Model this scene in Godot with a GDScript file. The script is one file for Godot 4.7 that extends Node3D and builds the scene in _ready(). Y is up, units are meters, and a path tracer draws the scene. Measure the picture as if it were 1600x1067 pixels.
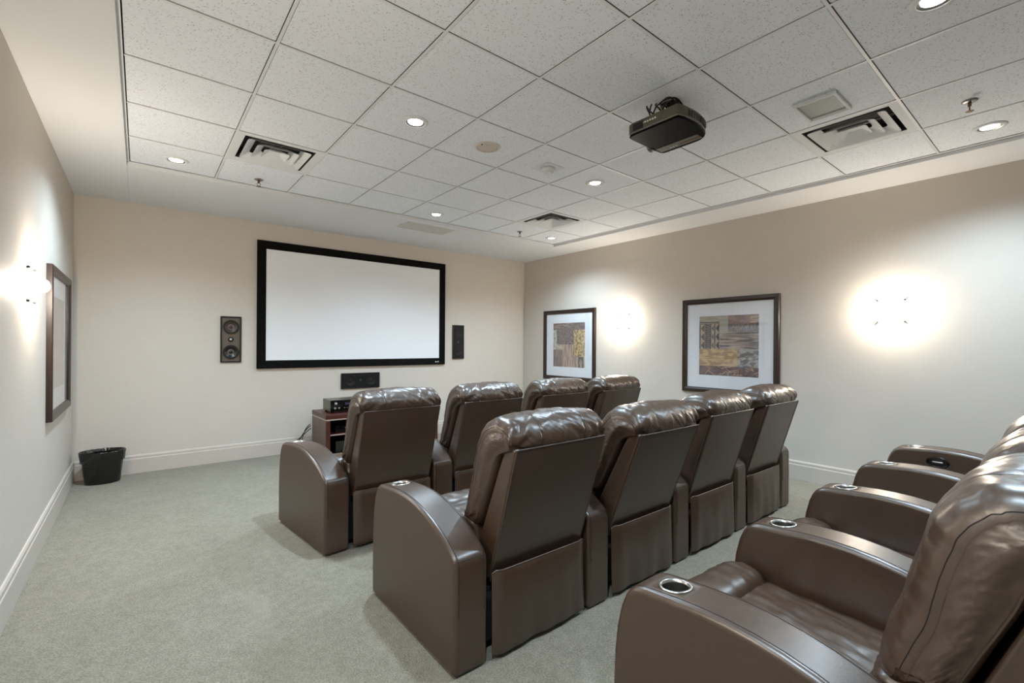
extends Node3D
# A small cinema room: three rows of leather recliners, a projection screen, a tiled ceiling.
# x runs along the screen wall, z from the screen towards the viewer, y up; metres.

const ROOM_W := 5.88
const ROOM_D := 9.4
const TILE_Y := 2.8865
const SOFFIT_Y := 2.8565
const TILE := 0.6096
const GX := 0.4399          # first grid line across x
const GZ := 1.3217          # first grid line across z
const COLS := 8
const ROWS := 12

var M := {}
var used := {}
var no_disp := func(_x, _l, _p): return 0.0

# ------------------------------------------------------------------ mesh building
class Build:
	var v := PackedVector3Array()
	var n := PackedVector3Array()
	var idx := PackedInt32Array()
	var uv := PackedVector2Array()

	func add(pv: PackedVector3Array, pi: PackedInt32Array, puv := PackedVector2Array()) -> void:
		var c := Vector3.ZERO
		for p in pv: c += p
		c /= maxf(1.0, pv.size())
		var vol := 0.0
		for t in range(0, pi.size(), 3):
			vol += (pv[pi[t]] - c).dot((pv[pi[t + 1]] - c).cross(pv[pi[t + 2]] - c))
		var at := v.size()
		var nn := PackedVector3Array()
		nn.resize(pv.size())
		for t in range(0, pi.size(), 3):
			var a := pi[t]
			var b := pi[t + 1]
			var d := pi[t + 2]
			if vol > 0.0:
				var s := b
				b = d
				d = s
			var f := (pv[d] - pv[a]).cross(pv[b] - pv[a])
			nn[a] += f
			nn[b] += f
			nn[d] += f
			idx.append(at + a)
			idx.append(at + b)
			idx.append(at + d)
		for i in pv.size():
			v.append(pv[i])
			n.append(nn[i].normalized() if nn[i].length_squared() > 1e-20 else Vector3.UP)
			uv.append(puv[i] if i < puv.size() else Vector2.ZERO)

	# a box with chamfered edges; area-weighted normals keep its faces flat
	func box(c: Vector3, size: Vector3, bevel := 0.004, basis := Basis.IDENTITY) -> void:
		var h := size * 0.5
		var b := minf(bevel, minf(h.x, minf(h.y, h.z)) * 0.9)
		var pv := PackedVector3Array()
		var at := {}
		for ax in 3:
			for s in [-1, 1]:
				for k in 4:
					var q := Vector3.ZERO
					var u := (ax + 1) % 3
					var w := (ax + 2) % 3
					var su := 1 if k in [1, 2] else -1
					var sw := 1 if k in [2, 3] else -1
					q[ax] = s * h[ax]
					q[u] = su * (h[u] - b)
					q[w] = sw * (h[w] - b)
					var sg := [0, 0, 0]
					sg[ax] = s
					sg[u] = su
					sg[w] = sw
					at[[ax, sg[0], sg[1], sg[2]]] = pv.size()
					pv.append(c + basis * q)
		var pi := PackedInt32Array()
		var quad := func(q: Array, out: Vector3):
			var f: Vector3 = (pv[q[1]] - pv[q[0]]).cross(pv[q[2]] - pv[q[0]])
			if f.dot(basis * out) < 0.0: q.reverse()
			for t in [q[0], q[1], q[2], q[0], q[2], q[3]]: pi.append(t)
		for ax in 3:
			for s in [-1, 1]:
				var base: int = (ax * 2 + (0 if s < 0 else 1)) * 4
				var o := Vector3.ZERO
				o[ax] = s
				quad.call([base, base + 1, base + 2, base + 3], o)
		for ax in 3:                      # twelve edges
			var u := (ax + 1) % 3
			var w := (ax + 2) % 3
			for su in [-1, 1]:
				for sw in [-1, 1]:
					var e0 := [0, 0, 0]
					var e1 := [0, 0, 0]
					e0[ax] = -1
					e1[ax] = 1
					e0[u] = su
					e1[u] = su
					e0[w] = sw
					e1[w] = sw
					var o := Vector3.ZERO
					o[u] = su
					o[w] = sw
					quad.call([at[[u, e0[0], e0[1], e0[2]]], at[[u, e1[0], e1[1], e1[2]]], at[[w, e1[0], e1[1], e1[2]]], at[[w, e0[0], e0[1], e0[2]]]], o)
		for sx in [-1, 1]:
			for sy in [-1, 1]:
				for sz in [-1, 1]:
					var t := [at[[0, sx, sy, sz]], at[[1, sx, sy, sz]], at[[2, sx, sy, sz]]]
					var f: Vector3 = (pv[t[1]] - pv[t[0]]).cross(pv[t[2]] - pv[t[0]])
					if f.dot(basis * Vector3(sx, sy, sz)) < 0.0: t.reverse()
					for q in t: pi.append(q)
		add(pv, pi)

	# a surface of revolution about an axis; profile in (radius, height)
	func lathe(profile: Array, at: Vector3, axis := Vector3.UP, seg := 32, sx := 1.0, sz := 1.0) -> void:
		var up := axis.normalized()
		var side := up.cross(Vector3.RIGHT if absf(up.x) < 0.9 else Vector3.UP).normalized()
		var fore := side.cross(up)
		var pv := PackedVector3Array()
		var pi := PackedInt32Array()
		for k in seg:
			var a := TAU * k / seg
			for p in profile:
				pv.append(at + side * cos(a) * p[0] * sx + fore * sin(a) * p[0] * sz + up * p[1])
		var m := profile.size()
		for k in seg:
			var q := (k + 1) % seg
			for j in m - 1:
				var a0 := k * m + j
				var a1 := k * m + j + 1
				var b0 := q * m + j
				var b1 := q * m + j + 1
				if profile[j][0] > 1e-6: pi.append_array([a0, a1, b0])
				if profile[j + 1][0] > 1e-6: pi.append_array([b0, a1, b1])
		add(pv, pi)

	func tube(points: PackedVector3Array, r: float, sides := 6, closed := false) -> void:
		var m := points.size()
		var pv := PackedVector3Array()
		var pi := PackedInt32Array()
		var up := Vector3.UP
		for i in m:
			var a := points[(i - 1 + m) % m] if (closed or i > 0) else points[i]
			var b := points[(i + 1) % m] if (closed or i < m - 1) else points[i]
			var d := (b - a).normalized()
			if d.length_squared() < 0.5: d = Vector3.FORWARD
			var s := d.cross(up)
			if s.length() < 0.05: s = d.cross(Vector3.RIGHT)
			s = s.normalized()
			var t := s.cross(d).normalized()
			up = t
			for k in sides:
				var g := TAU * k / sides
				pv.append(points[i] + (s * cos(g) + t * sin(g)) * r)
		for i in (m if closed else m - 1):
			var j := (i + 1) % m
			for k in sides:
				var q := (k + 1) % sides
				pi.append_array([i * sides + k, j * sides + k, i * sides + q, i * sides + q, j * sides + k, j * sides + q])
		if not closed:
			for k in range(1, sides - 1):
				pi.append_array([0, k, k + 1, (m - 1) * sides, (m - 1) * sides + k + 1, (m - 1) * sides + k])
		add(pv, pi)

	func mesh() -> ArrayMesh:
		var a := []
		a.resize(Mesh.ARRAY_MAX)
		a[Mesh.ARRAY_VERTEX] = v
		a[Mesh.ARRAY_NORMAL] = n
		a[Mesh.ARRAY_TEX_UV] = uv
		a[Mesh.ARRAY_INDEX] = idx
		var m := ArrayMesh.new()
		m.add_surface_from_arrays(Mesh.PRIMITIVE_TRIANGLES, a)
		return m

# A padded shape: a closed outline in (z, y) carried along x over width w, its two ends rounded by `edge`,
# swollen in the middle by `crown`, its skin pushed out by disp(x, length along the outline, point).
# Returns the rings of points, so that seams can follow them.
func loft(b: Build, outline: PackedVector2Array, w: float, edge: float, crown: float, mids: Array, disp: Callable, hole := -1, hole_r := 0.0, edge_x := -1.0, split := [], puff := 0.0) -> Array:
	var m := outline.size()
	if edge_x < 0.0: edge_x = edge
	var area := 0.0
	for i in m:
		area += outline[i].cross(outline[(i + 1) % m])
	var sgn := 1.0 if area > 0.0 else -1.0
	var nrm := PackedVector2Array()
	var arc := PackedFloat32Array()
	var l := 0.0
	for i in m:
		var d0 := (outline[i] - outline[(i - 1 + m) % m]).normalized()
		var d1 := (outline[(i + 1) % m] - outline[i]).normalized()
		var t := (d0 + d1).normalized()
		nrm.append(Vector2(t.y, -t.x) * sgn)
		arc.append(l)
		l += outline[i].distance_to(outline[(i + 1) % m])
	var xs := []
	var ins := []
	var steps := 5
	for k in steps + 1:
		var a := PI * 0.5 * k / steps
		xs.append(-w * 0.5 + edge_x * (1.0 - cos(a)))
		ins.append(edge * (1.0 - sin(a)))
	for x in mids:
		xs.append(x)
		ins.append(0.0)
	for k in range(steps, -1, -1):
		var a := PI * 0.5 * k / steps
		xs.append(w * 0.5 - edge_x * (1.0 - cos(a)))
		ins.append(edge * (1.0 - sin(a)))
	var pv := PackedVector3Array()
	var rings := []
	for r in xs.size():
		var ring := PackedVector3Array()
		var x: float = xs[r]
		for i in m:
			var share := 1.0
			if split.size() == 2:       # the side that lies against a shell keeps its full outline
				var back := minf(smoothstep(split[0] - 5.0, split[0] + 5.0, i), 1.0 - smoothstep(split[1] - 4.0, split[1] + 6.0, i))
				share = lerpf(0.25, 1.0, back)
			var out: float = -ins[r] * share + crown * (1.0 - pow(2.0 * x / w, 2.0))
			out += disp.call(x, arc[i], Vector3(x, outline[i].y, outline[i].x))
			var p := outline[i] + nrm[i] * out
			ring.append(Vector3(x, p.y, p.x))
		pv.append_array(ring)
		rings.append(ring)
	var pi := PackedInt32Array()
	var mid_ring := steps + 1
	for r in xs.size() - 1:
		for i in m:
			if i == hole and r == mid_ring: continue
			var j := (i + 1) % m
			pi.append_array([r * m + i, r * m + j, (r + 1) * m + i, (r + 1) * m + i, r * m + j, (r + 1) * m + j])
	var first := PackedVector2Array()
	for p in outline: first.append(p)
	var tri := Geometry2D.triangulate_polygon(first)
	var last := (xs.size() - 1) * m
	if split.size() == 2:
		tri = PackedInt32Array()
		var ia: int = split[0]
		var ib: int = split[1]
		var na := ib - ia
		var nb := m - na
		var rows := 64
		var cols := 14
		var fold := FastNoiseLite.new()
		fold.seed = 71
		fold.frequency = 1.0
		for e in 2:
			var ring: PackedVector3Array = rings[0] if e == 0 else rings[rings.size() - 1]
			var at := pv.size()
			var chain := func(u: float, forward: bool) -> Vector3:
				var f: float = (ia + u * na) if forward else (ia - u * nb + m)
				var i0 := int(floor(f))
				return ring[i0 % m].lerp(ring[(i0 + 1) % m], f - i0)
			for r in rows + 1:
				var u := float(r) / rows
				var a: Vector3 = chain.call(u, true)
				var c: Vector3 = chain.call(u, false)
				var tuck := (a - c).normalized() * 0.006    # tucked a little under the skin
				a += tuck
				c -= tuck
				for k in cols + 1:
					var t := float(k) / cols
					var p := a.lerp(c, t)
					var swell := puff * pow(sin(PI * t), 2.0) * smoothstep(0.0, 0.2, u) * smoothstep(1.0, 0.8, u)
					var pull := sin(PI * t) * smoothstep(0.0, 0.1, u) * smoothstep(1.0, 0.85, u)
					swell -= 0.006 * pull * pow(1.0 - absf(fold.get_noise_2d(u * 9.0 - t * 2.2, t * 1.6 + 3.0 * e)), 6.0)
					swell += 0.004 * pull * fold.get_noise_2d(u * 6.0 + 11.0, t * 2.0)
					p.x += (0.0012 - swell) if e == 0 else (swell - 0.0012)
					pv.append(p)
			for r in rows:
				for k in cols:
					var q := at + r * (cols + 1) + k
					var quad := [q, q + 1, q + cols + 1, q + cols + 1, q + 1, q + cols + 2]
					# both chains run from the top down, so the two ends face opposite ways
					var fl := (sgn > 0.0) == (e == 0)
					for w3 in [0, 3]:
						if fl: pi.append_array([quad[w3], quad[w3 + 1], quad[w3 + 2]])
						else: pi.append_array([quad[w3], quad[w3 + 2], quad[w3 + 1]])
	# the side walls join the skin the other way round from each other
	var way := 1.0
	if tri.size() >= 3:
		var q0 := first[tri[0]]
		way = (first[tri[1]] - q0).cross(first[tri[2]] - q0) * sgn
	for t in range(0, tri.size(), 3):
		if way > 0.0:
			pi.append_array([tri[t], tri[t + 2], tri[t + 1], last + tri[t], last + tri[t + 1], last + tri[t + 2]])
		else:
			pi.append_array([tri[t], tri[t + 1], tri[t + 2], last + tri[t], last + tri[t + 2], last + tri[t + 1]])
	if hole >= 0:
		# the piece of the top round the cup hole: from the square's border to a circle
		var h2 := (hole + 1) % m
		var a0: Vector3 = rings[mid_ring][hole]
		var a1: Vector3 = rings[mid_ring][h2]
		var b0: Vector3 = rings[mid_ring + 1][hole]
		var b1: Vector3 = rings[mid_ring + 1][h2]
		var cen := (a0 + a1 + b0 + b1) * 0.25
		var ux := (b0 - a0).normalized()
		var uz := (a1 - a0).normalized()
		var hx := a0.distance_to(b0) * 0.5
		var hz := a0.distance_to(a1) * 0.5
		var at := pv.size()
		var count := 32
		for k in count:
			var side := k / 8
			var f := (k % 8) / 8.0 * 2.0 - 1.0
			var q: Vector2 = [Vector2(f, -1), Vector2(1, f), Vector2(-f, 1), Vector2(-1, -f)][side]
			var border := cen + ux * q.x * hx + uz * q.y * hz
			var dir := (ux * q.x * hx + uz * q.y * hz).normalized()
			pv.append(border)
			pv.append(cen + dir * hole_r)
			pv.append(cen + dir * hole_r - ux.cross(uz).normalized() * 0.02 * signf(ux.cross(uz).y))
		for k in count:
			var j := (k + 1) % count
			for e in 2:
				pi.append_array([at + k * 3 + e, at + k * 3 + e + 1, at + j * 3 + e, at + j * 3 + e, at + k * 3 + e + 1, at + j * 3 + e + 1])
	b.add(pv, pi)
	return rings

func uniform(w: float, edge_x: float, count: int) -> Array:
	var a := []
	for k in range(1, count):
		a.append(-w * 0.5 + edge_x + (w - 2.0 * edge_x) * k / count)
	return a

# polygon with rounded corners
func rounded(points: Array, radius, seg := 4) -> PackedVector2Array:
	var out := PackedVector2Array()
	var m := points.size()
	for i in m:
		var p: Vector2 = points[i]
		var a: Vector2 = points[(i - 1 + m) % m]
		var c: Vector2 = points[(i + 1) % m]
		var r: float = radius[i] if radius is Array else radius
		var ra := minf(r, p.distance_to(a) * 0.49)
		var rc := minf(r, p.distance_to(c) * 0.49)
		var s := p + (a - p).normalized() * ra
		var e := p + (c - p).normalized() * rc
		for k in seg + 1:
			var t := float(k) / seg
			out.append(s.lerp(p, t).lerp(p.lerp(e, t), t))
	return out

# closed smooth curve through points
func smooth(points: Array, sub := 4) -> PackedVector2Array:
	var out := PackedVector2Array()
	var m := points.size()
	for i in m:
		var p0: Vector2 = points[(i - 1 + m) % m]
		var p1: Vector2 = points[i]
		var p2: Vector2 = points[(i + 1) % m]
		var p3: Vector2 = points[(i + 2) % m]
		for k in sub:
			out.append(p1.cubic_interpolate(p2, p0, p3, float(k) / sub))
	return out

func even(poly: PackedVector2Array, ds: float) -> PackedVector2Array:
	var out := PackedVector2Array()
	var m := poly.size()
	var left := 0.0
	for i in m:
		var a := poly[i]
		var b := poly[(i + 1) % m]
		var d := a.distance_to(b)
		var at := left
		while at < d:
			out.append(a.lerp(b, at / d))
			at += ds
		left = at - d
	if out.size() > 2 and out[0].distance_to(out[out.size() - 1]) < ds * 0.3: out.remove_at(out.size() - 1)
	return out

# ------------------------------------------------------------------ scene helpers
func numbered(called: String) -> String:
	if not used.has(called):
		used[called] = 0
		return called
	used[called] += 1
	return "%s_%03d" % [called, used[called]]

func obj(called: String, mesh: Mesh, mat: Material, parent: Node, at := Vector3.ZERO) -> MeshInstance3D:
	var o := MeshInstance3D.new()
	o.mesh = mesh
	o.material_override = mat
	o.name = numbered(called) if parent == self else called
	o.position = at
	o.cast_shadow = GeometryInstance3D.SHADOW_CASTING_SETTING_ON
	parent.add_child(o, true)
	return o

func thing(called: String, label: String, category: String, at := Vector3.ZERO, group := "") -> Node3D:
	var o := Node3D.new()
	o.name = numbered(called)
	add_child(o)
	o.position = at
	tag(o, label, category, group)
	return o

func tag(o: Node, label: String, category: String, group := "") -> void:
	o.set_meta("label", label)
	o.set_meta("category", category)
	if group != "": o.set_meta("group", group)

func structure(called: String) -> Node3D:
	var o := Node3D.new()
	o.name = called
	add_child(o)
	o.set_meta("kind", "structure")
	return o

func struct_box(called: String, lo: Vector3, hi: Vector3, mat: Material, bevel := 0.0015) -> MeshInstance3D:
	var b := Build.new()
	b.box(Vector3.ZERO, hi - lo, bevel)
	var o := obj(called, b.mesh(), mat, self, (lo + hi) * 0.5)
	o.set_meta("kind", "structure")
	return o

func box_mesh(size: Vector3, bevel := 0.004) -> ArrayMesh:
	var b := Build.new()
	b.box(Vector3.ZERO, size, bevel)
	return b.mesh()

# ------------------------------------------------------------------ materials
func mat(color: Color, rough := 0.6, metal := 0.0, spec := 0.5) -> StandardMaterial3D:
	var m := StandardMaterial3D.new()
	m.albedo_color = color
	m.roughness = rough
	m.metallic = metal
	m.metallic_specular = spec
	return m

func noise_image(size: int, freq: float, octaves: int, seed_: int, kind := FastNoiseLite.TYPE_SIMPLEX_SMOOTH) -> Image:
	var f := FastNoiseLite.new()
	f.seed = seed_
	f.noise_type = kind
	f.frequency = freq
	f.fractal_octaves = octaves
	if kind == FastNoiseLite.TYPE_CELLULAR:
		f.cellular_return_type = FastNoiseLite.RETURN_DISTANCE2_SUB
		f.fractal_type = FastNoiseLite.FRACTAL_NONE
	return f.get_seamless_image(size, size)

func triplanar(m: StandardMaterial3D, scale_: float, world := true) -> void:
	m.uv1_triplanar = true
	m.uv1_world_triplanar = world
	m.uv1_scale = Vector3.ONE * scale_

func carpet_material() -> StandardMaterial3D:
	var s := 1024
	var fine := noise_image(s, 0.16, 2, 11)
	var mid := noise_image(s, 0.03, 3, 12)
	var low := noise_image(s, 0.006, 3, 13)
	var im := Image.create(s, s, false, Image.FORMAT_RGB8)
	var rng := RandomNumberGenerator.new()
	rng.seed = 5
	for y in s:
		for x in s:
			var t := 0.5 + (fine.get_pixel(x, y).r - 0.5) * 0.75 + (mid.get_pixel(x, y).r - 0.5) * 0.28 + (low.get_pixel(x, y).r - 0.5) * 0.16 + rng.randf_range(-0.10, 0.10)
			t = clampf(t, 0.0, 1.0)
			im.set_pixel(x, y, Color(0.415, 0.398, 0.345).lerp(Color(0.635, 0.61, 0.555), t))
	var m := mat(Color.WHITE, 0.97, 0.0, 0.15)
	m.albedo_texture = ImageTexture.create_from_image(im)
	m.heightmap_enabled = true
	m.heightmap_texture = ImageTexture.create_from_image(fine)
	m.heightmap_scale = 0.35
	m.rim_enabled = true
	m.rim = 0.25
	triplanar(m, 0.55)
	return m

func tile_material() -> StandardMaterial3D:
	var s := 1024
	var im := Image.create(s, s, false, Image.FORMAT_RGB8)
	im.fill(Color(0.895, 0.91, 0.935))
	var hm := Image.create(s, s, false, Image.FORMAT_L8)
	hm.fill(Color.WHITE)
	var rng := RandomNumberGenerator.new()
	rng.seed = 21
	for y in s:
		for x in s:
			var k := rng.randf_range(-0.018, 0.018)
			im.set_pixel(x, y, Color(0.895 + k, 0.91 + k, 0.935 + k))
	for k in 11500:
		var x := rng.randi_range(0, s - 1)
		var y := rng.randi_range(0, s - 1)
		var n := rng.randi_range(1, 4)
		var dx := rng.randi_range(-1, 1)
		var dy := rng.randi_range(-1, 1)
		var dark := rng.randf_range(0.42, 0.78)
		for q in n:
			var px := posmod(x + dx * q, s)
			var py := posmod(y + dy * q, s)
			im.set_pixel(px, py, Color(dark, dark * 0.985, dark * 0.95))
			hm.set_pixel(px, py, Color(0.2, 0.2, 0.2))
			if rng.randf() < 0.5: im.set_pixel(posmod(px + 1, s), py, Color(dark + 0.1, dark + 0.1, dark + 0.08))
	var m := mat(Color.WHITE, 0.95, 0.0, 0.2)
	m.albedo_texture = ImageTexture.create_from_image(im)
	triplanar(m, 0.56)
	return m

func leather_material() -> StandardMaterial3D:
	var s := 512
	var cell := noise_image(s, 0.07, 1, 31, FastNoiseLite.TYPE_CELLULAR)
	var soft := noise_image(s, 0.012, 4, 32)
	var rough := Image.create(s, s, false, Image.FORMAT_RGB8)
	var tone := Image.create(s, s, false, Image.FORMAT_RGB8)
	for y in s:
		for x in s:
			var a := soft.get_pixel(x, y).r
			var r := 0.86 + a * 0.16
			rough.set_pixel(x, y, Color(r, r, r).clamp())
			var t := 0.90 + (a - 0.5) * 0.08
			tone.set_pixel(x, y, Color(t, t, t).clamp())
	var bump := cell.duplicate() as Image
	bump.bump_map_to_normal_map(1.6)
	var m := mat(Color(0.296, 0.213, 0.152), 0.39, 0.0, 0.8)
	m.albedo_texture = ImageTexture.create_from_image(tone)
	m.roughness_texture = ImageTexture.create_from_image(rough)
	m.normal_enabled = true
	m.normal_texture = ImageTexture.create_from_image(bump)
	m.normal_scale = 0.16
	triplanar(m, 4.0, false)
	return m

func wood_material(base: Color, dark: Color, seed_: int) -> StandardMaterial3D:
	var s := 256
	var f := FastNoiseLite.new()
	f.seed = seed_
	f.frequency = 0.02
	f.fractal_octaves = 3
	var im := Image.create(s, s, false, Image.FORMAT_RGB8)
	for y in s:
		for x in s:
			var t := f.get_noise_2d(x * 0.5, y * 9.0) * 0.6 + f.get_noise_2d(x * 2.0, y * 30.0) * 0.4
			im.set_pixel(x, y, dark.lerp(base, clampf(t + 0.5, 0.0, 1.0)))
	var m := mat(Color.WHITE, 0.34, 0.0, 0.5)
	m.albedo_texture = ImageTexture.create_from_image(im)
	triplanar(m, 1.3, false)
	return m

func paint_material(c: Color, seed_: int) -> StandardMaterial3D:
	var s := 512
	var soft := noise_image(s, 0.008, 4, seed_)
	var im := Image.create(s, s, false, Image.FORMAT_RGB8)
	for y in s:
		for x in s:
			var t := 1.0 + (soft.get_pixel(x, y).r - 0.5) * 0.01
			im.set_pixel(x, y, Color(c.r * t, c.g * t, c.b * t).clamp())
	var m := mat(Color.WHITE, 0.62, 0.0, 0.35)
	m.albedo_texture = ImageTexture.create_from_image(im)
	m.heightmap_enabled = true
	m.heightmap_texture = ImageTexture.create_from_image(noise_image(s, 0.09, 2, seed_ + 1))
	m.heightmap_scale = 0.012
	triplanar(m, 0.8)
	return m

func make_materials() -> void:
	M.wall = paint_material(Color(0.803, 0.77, 0.73), 41)
	M.white = mat(Color(0.86, 0.865, 0.872), 0.75, 0.0, 0.3)
	M.base = mat(Color(0.775, 0.735, 0.695), 0.45, 0.0, 0.4)
	M.carpet = carpet_material()
	M.tile = tile_material()
	M.tee = mat(Color(0.86, 0.865, 0.87), 0.45, 0.0, 0.4)
	M.plenum = mat(Color(0.25, 0.24, 0.22), 0.9)
	M.leather = leather_material()
	M.thread = mat(Color(0.13, 0.10, 0.085), 0.75)
	M.cloth = mat(Color(0.06, 0.055, 0.05), 0.9)
	M.steel = mat(Color(0.78, 0.77, 0.75), 0.28, 0.95)
	M.nickel = mat(Color(0.60, 0.59, 0.57), 0.38, 1.0)
	M.satin = mat(Color(0.74, 0.735, 0.72), 0.5, 0.15)
	M.cup = mat(Color(0.60, 0.585, 0.56), 0.3, 1.0)
	M.velvet = mat(Color(0.045, 0.042, 0.04), 0.85, 0.0, 0.25)
	M.screen = mat(Color(0.92, 0.925, 0.94), 0.9, 0.0, 0.2)
	M.frame = wood_material(Color(0.22, 0.14, 0.11), Color(0.12, 0.075, 0.06), 51)
	M.mahogany = wood_material(Color(0.36, 0.17, 0.12), Color(0.20, 0.09, 0.065), 52)
	M.side_wood = wood_material(Color(0.40, 0.31, 0.25), Color(0.30, 0.23, 0.18), 53)
	M.edge_wood = mat(Color(0.66, 0.60, 0.55), 0.4)
	M.matboard = mat(Color(0.88, 0.88, 0.90), 0.9, 0.0, 0.2)
	M.black = mat(Color(0.035, 0.033, 0.032), 0.35)
	M.black_gloss = mat(Color(0.018, 0.018, 0.018), 0.12, 0.0, 0.6)
	M.black_matte = mat(Color(0.05, 0.048, 0.045), 0.7)
	M.bronze = mat(Color(0.42, 0.375, 0.33), 0.42, 0.25)
	M.cone = mat(Color(0.24, 0.185, 0.155), 0.45)
	M.rubber = mat(Color(0.05, 0.045, 0.04), 0.6)
	M.charcoal = mat(Color(0.36, 0.34, 0.285), 0.3, 0.3)
	M.mark = mat(Color(0.85, 0.85, 0.83), 0.5)
	M.beige = mat(Color(0.815, 0.785, 0.75), 0.7)
	M.vent = mat(Color(0.785, 0.775, 0.76), 0.6)
	M.brass = mat(Color(0.42, 0.33, 0.24), 0.35, 0.8)
	var g := mat(Color(1, 1, 1, 0.05), 0.03)
	g.transparency = BaseMaterial3D.TRANSPARENCY_ALPHA
	M.glass = g
	var gr := mat(Color(0.06, 0.062, 0.06, 0.38), 0.6)
	gr.transparency = BaseMaterial3D.TRANSPARENCY_ALPHA
	M.grille = gr
	var lit := mat(Color(1, 1, 1), 0.5)
	lit.emission_enabled = true
	lit.emission = Color(1.0, 0.985, 0.96)
	lit.emission_energy_multiplier = 6.0
	M.lamp = lit
	var warm := mat(Color(1, 0.98, 0.94), 0.5)
	warm.emission_enabled = true
	warm.emission = Color(1.0, 0.93, 0.82)
	warm.emission_energy_multiplier = 9.0
	M.bulb = warm

# ------------------------------------------------------------------ camera and light
func make_camera() -> void:
	var c := Camera3D.new()
	c.name = "camera"
	c.position = Vector3(0.5203, 1.3828, 6.3047)
	c.rotation = Vector3(0, -0.6784, 0.0065)
	c.near = 0.05
	c.far = 60.0
	c.projection = Camera3D.PROJECTION_FRUSTUM
	c.size = 0.05 * 1067.0 / 721.1
	c.frustum_offset = Vector2(0, 0.05 * 5.4 / 721.1)
	add_child(c)
	c.current = true
	var e := Environment.new()
	e.background_mode = Environment.BG_COLOR
	e.background_color = Color(0, 0, 0)
	e.tonemap_mode = Environment.TONE_MAPPER_LINEAR
	e.tonemap_exposure = 3.1
	e.sdfgi_enabled = true
	e.ssao_enabled = true
	e.ssil_enabled = true
	var w := WorldEnvironment.new()
	w.name = "environment"
	w.environment = e
	add_child(w)

const DOWN_ENERGY := 1.75
const SCONCE_ENERGY := 0.29

# ------------------------------------------------------------------ the room
func grid_x(i: float) -> float: return GX + TILE * i
func grid_z(j: float) -> float: return GZ + TILE * j

func make_room() -> void:
	struct_box("floor", Vector3(-0.15, -0.15, -0.15), Vector3(ROOM_W + 0.15, 0.0, ROOM_D + 0.15), M.carpet)
	struct_box("wall_left", Vector3(-0.15, 0, -0.15), Vector3(0, 3.1, ROOM_D + 0.15), M.wall)
	struct_box("wall_right", Vector3(ROOM_W, 0, -0.15), Vector3(ROOM_W + 0.15, 3.1, ROOM_D + 0.15), M.wall)
	struct_box("wall_front", Vector3(0, 0, -0.15), Vector3(ROOM_W, 3.1, 0), M.wall)
	struct_box("wall_back", Vector3(0, 0, ROOM_D), Vector3(ROOM_W, 3.1, ROOM_D + 0.15), M.wall)
	# baseboards: a flat board with a stepped, rounded moulding on top
	var outline := [Vector2(0, 0), Vector2(0.017, 0), Vector2(0.017, 0.150), Vector2(0.013, 0.157), Vector2(0.013, 0.180), Vector2(0.007, 0.192), Vector2(0, 0.194)]
	for side in ["left", "right", "front", "back"]:
		var b := Build.new()
		var run: float = ROOM_D if side in ["left", "right"] else ROOM_W - 0.036
		var pv := PackedVector3Array()
		var pi := PackedInt32Array()
		for k in outline.size():
			var p: Vector2 = outline[k]
			var q: Vector2 = outline[(k + 1) % outline.size()]
			var at := pv.size()
			for e in [[p, 0.0], [q, 0.0], [p, run], [q, run]]:
				pv.append(Vector3(e[0].x, e[0].y, e[1] - run * 0.5))
			pi.append_array([at, at + 1, at + 2, at + 2, at + 1, at + 3])
		b.add(pv, pi)
		var o := obj("baseboard_" + side, b.mesh(), M.base, self)
		o.set_meta("kind", "structure")
		match side:
			"left":
				o.position = Vector3(0, 0, ROOM_D * 0.5)
			"right":
				o.position = Vector3(ROOM_W, 0, ROOM_D * 0.5)
				o.rotation.y = PI
			"front":
				o.position = Vector3(ROOM_W * 0.5, 0, 0)
				o.rotation.y = -PI * 0.5
			"back":
				o.position = Vector3(ROOM_W * 0.5, 0, ROOM_D)
				o.rotation.y = PI * 0.5
	make_ceiling()

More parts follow.
